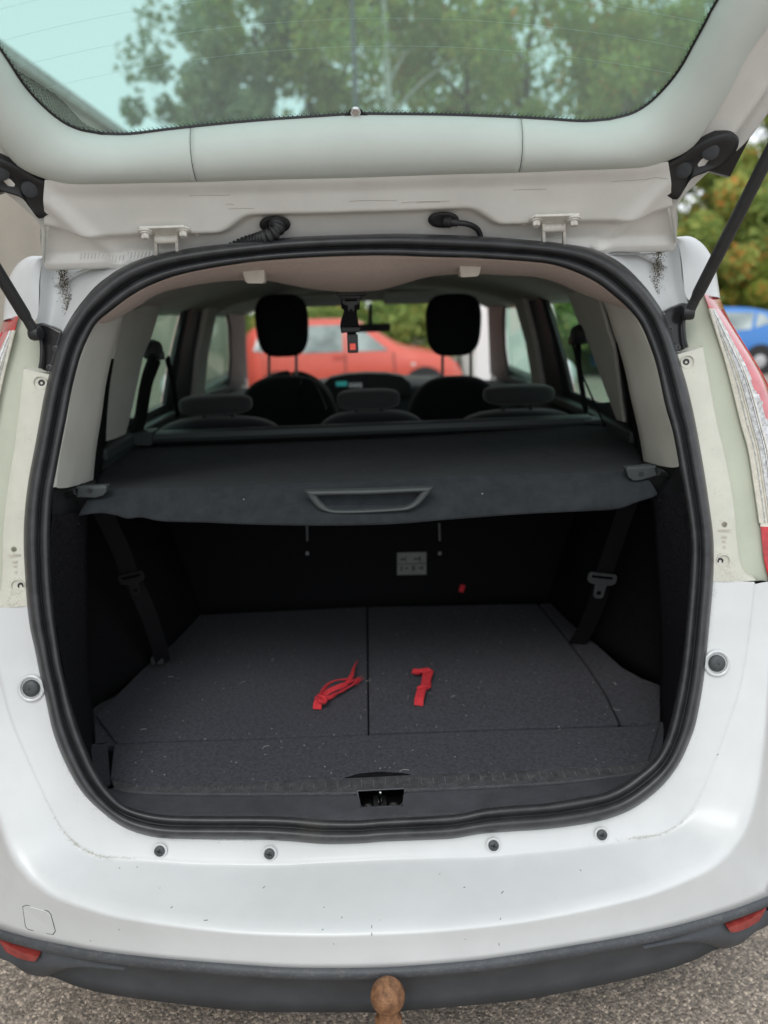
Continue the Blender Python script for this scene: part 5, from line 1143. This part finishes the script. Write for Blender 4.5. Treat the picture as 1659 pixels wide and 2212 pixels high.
# red car: side on, nose to the right
rp = [(-1.95, .95), (-1.9, 1.15), (-1.75, 1.36), (-1.2, 1.455), (-.5, 1.47), (.1, 1.42), (.6, 1.16), (.95, .99), (1.5, .88), (1.85, .74), (1.98, .55)]
Wr = 1.70
bgcar('parked_car', 'red hatchback parked side on, seen through the windscreen between the front headrests', 'car', -.30, 13.2, 0, [(a*.93, h) for a, h in rp], Wr, 'red_paint', dict(wheels=(-1.2, 1.2), panels=[
    ('side_window', 'car_glass', [('side', sidewin(Wr, [(-.05, .95, 1.45), (.62, .95, 1.2), (.15, 1.33, 1.42), (-.05, 1.38, 1.45)])), ('side', sidewin(Wr, [(-1.05, .95, 1.45), (-.13, .95, 1.45), (-.13, 1.38, 1.45), (-1.0, 1.38, 1.45)])), ('side', sidewin(Wr, [(-1.6, 1.0, 1.4), (-1.15, .96, 1.45), (-1.1, 1.36, 1.45), (-1.5, 1.28, 1.4)]))]),
    ('windscreen', 'car_glass', []),
    ('headlamp', 'lamp_glass', [('side', [(1.38, .80, .70), (1.70, .76, .55), (1.74, .74, .64), (1.46, .82, .82)])]),
    ('door_handle', 'red_paint', [('side', [(-.30, .86, .86), (-.14, .86, .86), (-.14, .86, .89), (-.30, .86, .89)])]),
    ('door_gap', 'black', [('side', [(-.105, .852, .30), (-.09, .852, .30), (-.09, .842, .92), (-.105, .842, .92)]), ('side', [(.72, .85, .35), (.735, .85, .35), (.70, .84, .92), (.685, .84, .92)])]),
    ('indicator', 'lamp_glass', [('side', [(.98, .852, .70), (1.05, .852, .70), (1.05, .852, .74), (.98, .852, .74)])])]))
bp2 = [(-2.0, .80), (-1.9, .98), (-1.6, 1.0), (-.9, 1.1), (-.5, 1.32), (.0, 1.45), (.7, 1.47), (1.3, 1.42), (1.75, 1.25), (1.98, .95), (2.02, .6)]
Wb = 1.70
bgcar('parked_car', 'blue hatchback parked side on beyond the right tail lamp', 'car', 7.25, 17.2, 0.0, [(a, h) for a, h in bp2], Wb, 'blue_paint', dict(wheels=(-1.25, 1.28), panels=[
    ('side_window', 'car_glass', [('side', sidewin(Wb, [(-.6, .96, 1.3), (.2, .96, 1.45), (.2, 1.38, 1.46), (-.1, 1.34, 1.42), (-.4, 1.2, 1.35)])), ('side', sidewin(Wb, [(.28, .96, 1.45), (1.05, 1.0, 1.45), (1.15, 1.34, 1.45), (.28, 1.38, 1.46)])), ('side', sidewin(Wb, [(1.15, 1.03, 1.42), (1.5, 1.12, 1.38), (1.38, 1.30, 1.40), (1.22, 1.33, 1.42)]))]),
    ('tail_lamp', 'red_lens', [('side', [(1.62, .80, .90), (1.97, .72, .88), (1.86, .70, 1.12), (1.66, .74, 1.18)])]),
    ('door_gap', 'black', [('side', [(.235, .852, .30), (.25, .852, .30), (.25, .842, .92), (.235, .842, .92)])])]))
vp = [(-2.4, 1.80), (-2.3, 1.93), (-1.5, 1.96), (.6, 1.95), (1.0, 1.85), (1.45, 1.35), (1.6, 1.15), (2.1, 1.0), (2.35, .7)]
Wv = 1.90
bgcar('parked_van', 'white panel van parked end on behind the right front headrest', 'van', 2.78, 16.9, math.pi/2, vp, Wv, 'van_paint', dict(wheels=(-1.5, 1.5), R=.33, panels=[
    ('tail_lamp', 'red_lens', [('end', [(-2.385, .90, .8), (-2.385, .80, .8), (-2.385, .80, 1.2), (-2.385, .90, 1.2)], -1)]),
    ('headlamp', 'lamp_glass', [('end', [(2.33, .5, .62), (2.33, .8, .65), (2.25, .8, .86), (2.25, .55, .80)], 1), ('end', [(2.33, -.5, .62), (2.33, -.8, .65), (2.25, -.8, .86), (2.25, -.55, .80)], 1)]),
    ('grille', 'black', [('end', [(2.36, -.4, .55), (2.36, .4, .55), (2.30, .4, .72), (2.30, -.4, .72)], 1)])]))
# building beside the car
wl = thing('building', 'beige roughcast building wall along the left side of the car', 'building', (-3.25, 8, 0))
b = MB(); b.box((-3.35, 7.5, 1.55), (.5, 21, 4.1)); b.build('wall', 'pebbledash', wl, bevel=.01)
b = MB(); b.box((-3.30, 7.5, 3.66), (.56, 21.1, .10)); b.build('coping', 'coping_stone', wl)
b = MB(); b.box((-3.09, 7.5, -.02), (.03, 21, .35)); b.build('plinth', 'pole', wl)
# ---- trees
def crownmesh(nm, n, rx, rz, m, seed, leaf=.12, clumps=26, hi_frac=.12):
    r = np.random.default_rng(seed); C_ = []
    for i in range(clumps):
        while True:
            p = r.uniform(-1, 1, 3)
            if .25 < np.linalg.norm(p) < 1: break
        C_.append(p*np.array([rx, rx, rz])*.82)
    C_ = np.array(C_); rad = r.uniform(.16, .36, clumps)*rx*(26/clumps)**.33; col = r.uniform(.1, .5, clumps); col[r.random(clumps) < hi_frac*2] = .62
    k = r.integers(0, clumps, n); d = r.normal(size=(n, 3)); d /= np.linalg.norm(d, axis=1)[:, None]; pos = C_[k]+d*(rad[k]*r.random(n)**.4)[:, None]
    a = r.normal(size=(n, 3)); a /= np.linalg.norm(a, axis=1)[:, None]; b_ = np.cross(a, r.normal(size=(n, 3))); b_ /= np.linalg.norm(b_, axis=1)[:, None]
    L_ = leaf*r.uniform(.6, 1.4, n)[:, None]; V = np.stack([pos-a*L_, pos+b_*L_*.45, pos+a*L_, pos-b_*L_*.45], 1).reshape(-1, 3)
    Fc = np.arange(4*n).reshape(-1, 4); me = bpy.data.meshes.new('crown'); me.from_pydata(V.tolist(), [], Fc.tolist()); me.materials.append(MATS[m])
    at = me.attributes.new('leaf', 'FLOAT', 'POINT'); lv = np.clip(col[k]*.8+r.normal(0, .22, n)+(r.random(n) < hi_frac*.6)*.5, 0, 1); at.data.foreach_set('value', np.repeat(lv, 4)); return me
def trunkmesh(h, r0, m, seed, rx):
    r = random.Random(seed); b = MB(); top_ = h*.85; pts = [(0, 0, 0), (r.uniform(-.1, .1), 0, h*.3), (r.uniform(-.2, .2), r.uniform(-.2, .2), h*.6), (r.uniform(-.3, .3), 0, top_)]
    q = resample(pts, 14); b.tube(q, np.linspace(r0, r0*.25, 14), 9)
    for i in range(9):
        j = r.randint(4, 12); a = r.uniform(0, 6.28); l = rx*r.uniform(.5, .9); s_ = q[j]; e = s_+np.array([math.cos(a)*l, math.sin(a)*l, l*r.uniform(.4, .9)]); b.tube(resample([s_, (s_+e)/2+np.array([0, 0, .1*l]), e], 8), np.linspace(r0*.28, r0*.05, 8), 6)
    me = bpy.data.meshes.new('trunk'); me.from_pydata(b.V, [], b.F); me.materials.append(MATS[m]); me.polygons.foreach_set('use_smooth', [True]*len(me.polygons)); return me
KIND = dict(
    dark=(crownmesh('c', 6500, 2.3, 3.4, 'leaves_dark', 1, leaf=.10, clumps=44), trunkmesh(8, .16, 'bark', 1, 2.2)),
    green=(crownmesh('c', 6500, 2.4, 3.6, 'leaves_green', 2, leaf=.10, clumps=44, hi_frac=.2), trunkmesh(8, .15, 'bark', 2, 2.3)),
    autumn=(crownmesh('c', 6500, 2.3, 3.4, 'leaves_autumn', 3, leaf=.10, clumps=44, hi_frac=.10), trunkmesh(8, .14, 'bark', 3, 2.2)),
    birch=(crownmesh('c', 4500, 2.0, 3.6, 'leaves_green', 4, leaf=.09, clumps=36, hi_frac=.2), trunkmesh(8.5, .13, 'birch', 4, 1.8)),
    hedge=(crownmesh('c', 15000, 1.9, 1.9, 'leaves_lime', 5, leaf=.10, clumps=36, hi_frac=.15), trunkmesh(3.0, .10, 'bark', 5, 1.4)),
    berry=(crownmesh('c', 15000, 2.0, 2.6, 'leaves_autumn', 6, leaf=.10, clumps=34, hi_frac=.07), trunkmesh(4.5, .10, 'bark', 6, 1.6)),
    bush=(crownmesh('c', 12000, 1.5, 1.1, 'leaves_green', 7, leaf=.09, clumps=34, hi_frac=.2), trunkmesh(1.6, .06, 'bark', 7, 1.0)))
HC = dict(dark=6.2, green=6.4, autumn=6.2, birch=6.6, hedge=2.0, berry=3.0, bush=1.0)
def tree(kind, x, y, s, rz, label, cat='tree', group=None, hz=1.):
    nm = {'dark': 'broadleaf_tree', 'green': 'broadleaf_tree', 'autumn': 'autumn_tree', 'birch': 'birch_tree', 'hedge': 'tall_shrub', 'berry': 'rowan_tree', 'bush': 'bush'}[kind]
    t = thing(nm, label, cat, (x, y, gz(y)-.05), group); t.rotation_euler.z = rz; t.scale = (s, s, s*hz)
    for part, me, z in (('crown', KIND[kind][0], HC[kind]), ('trunk', KIND[kind][1], 0)):
        o = bpy.data.objects.new(part, me); sc.collection.objects.link(o); o.parent = t; o.location = (0, 0, z)
T_ = [('dark', -4.3, 22, .80, 0, 'dark green tree at the left end of the row, just right of the building'),
      ('dark', -3.0, 25, 1.12, 1.3, 'dark leafy tree, second from the left end of the row behind the glass'),
      ('green', -1.7, 25, 1.1, 2.0, 'tall mid-green tree left of the lamp post'),
      ('birch', 0.9, 22, 1.15, .5, 'pale-trunked birch just right of the lamp post'),
      ('autumn', 3.3, 25, 1.15, 4.0, 'turning tree with orange clumps, right of the birch'),
      ('green', 5.6, 27, 1.15, 5.0, 'green tree behind the turning trees, right of the window centre'),
      ('autumn', 8.0, 25, .98, 1.0, 'turning tree at the right side of the rear window'),
      ('birch', 10.6, 28, 1.1, 2.5, 'thin-crowned birch at the right edge of the rear window'),
      ('berry', 9.4, 21.5, 1.15, .4, 'rowan with orange berries behind the blue car'),
      ('berry', 12.2, 21, 1.45, 2.4, 'tall rowan with orange berries at the right edge of the photo'),
      ('green', 10.2, 29, .95, 1.7, 'green tree closing the gap between the tailgate and the rowans'),
      ('dark', 11.0, 25, .95, .4, 'dark tree filling the gap behind the rowans'),
      ('hedge', 7.2, 20.5, .95, 1.1, 'lime green shrub left of the rowans'),
      ('hedge', 10.6, 19.8, .85, 2.1, 'lime green shrub between the rowans, low behind the blue car'),
      ('hedge', 13.6, 20.3, .95, 3.1, 'lime green shrub right of the blue car'),
      ('bush', -3.2, 18, .95, .0, 'round bush behind the tail of the red car'),
      ('bush', -.6, 18.5, 1.0, 1.0, 'round bush above the middle of the red car roof'),
      ('bush', 1.6, 18, 1.15, 2.0, 'round bush above the bonnet of the red car'),
      ('bush', 4.8, 18.5, 1.15, 3.0, 'round bush right of the white van')]
for k, x, y, s, rz, lb in T_: tree(k, x, y, s*(1.3 if k in ('dark', 'green', 'autumn', 'birch') else 1), rz, lb, cat={'hedge': 'shrub', 'bush': 'bush'}.get(k, 'tree'))
lp = thing('lamp_post', 'dark slender lamp post in front of the trees behind the glass', 'lamp post', (-.12, 19, gz(19)))
b = MB(); b.tube([(-.12, 19, gz(19)), (-.12, 19, 4), (-.12, 19, 8.5)], [.09, .07, .05], 12); smoothby(b.build('pole', 'pole', lp))
b = MB(); b.box((-.12, 18.7, 8.5), (.25, .8, .12)); b.build('lamp_head', 'pole', lp, bevel=.03)
# the far belt of trees running on to the right, read as one mass
n = 26000; r = np.random.default_rng(77); px_ = r.uniform(11, 48, n); hh = 5.5+1.6*np.sin(px_*.9)+1.2*np.sin(px_*2.3+1)
pos = np.stack([px_, 29+r.normal(0, 1.6, n), gz(29)+hh*r.random(n)**.8], 1); a = r.normal(size=(n, 3)); a /= np.linalg.norm(a, axis=1)[:, None]; b_ = np.cross(a, r.normal(size=(n, 3))); b_ /= np.linalg.norm(b_, axis=1)[:, None]
L_ = .22*r.uniform(.6, 1.4, n)[:, None]; V = np.stack([pos-a*L_, pos+b_*L_*.5, pos+a*L_, pos-b_*L_*.5], 1).reshape(-1, 3)
me = bpy.data.meshes.new('tree_belt'); me.from_pydata(V.tolist(), [], np.arange(4*n).reshape(-1, 4).tolist()); me.materials.append(MATS['leaves_green'])
at = me.attributes.new('leaf', 'FLOAT', 'POINT'); at.data.foreach_set('value', np.repeat(np.clip(r.normal(.35, .2, n), 0, 1), 4))
o = bpy.data.objects.new('tree_belt', me); sc.collection.objects.link(o); o['kind'] = 'stuff'; o['label'] = 'distant belt of green trees behind the rowans on the right'; o['category'] = 'trees'
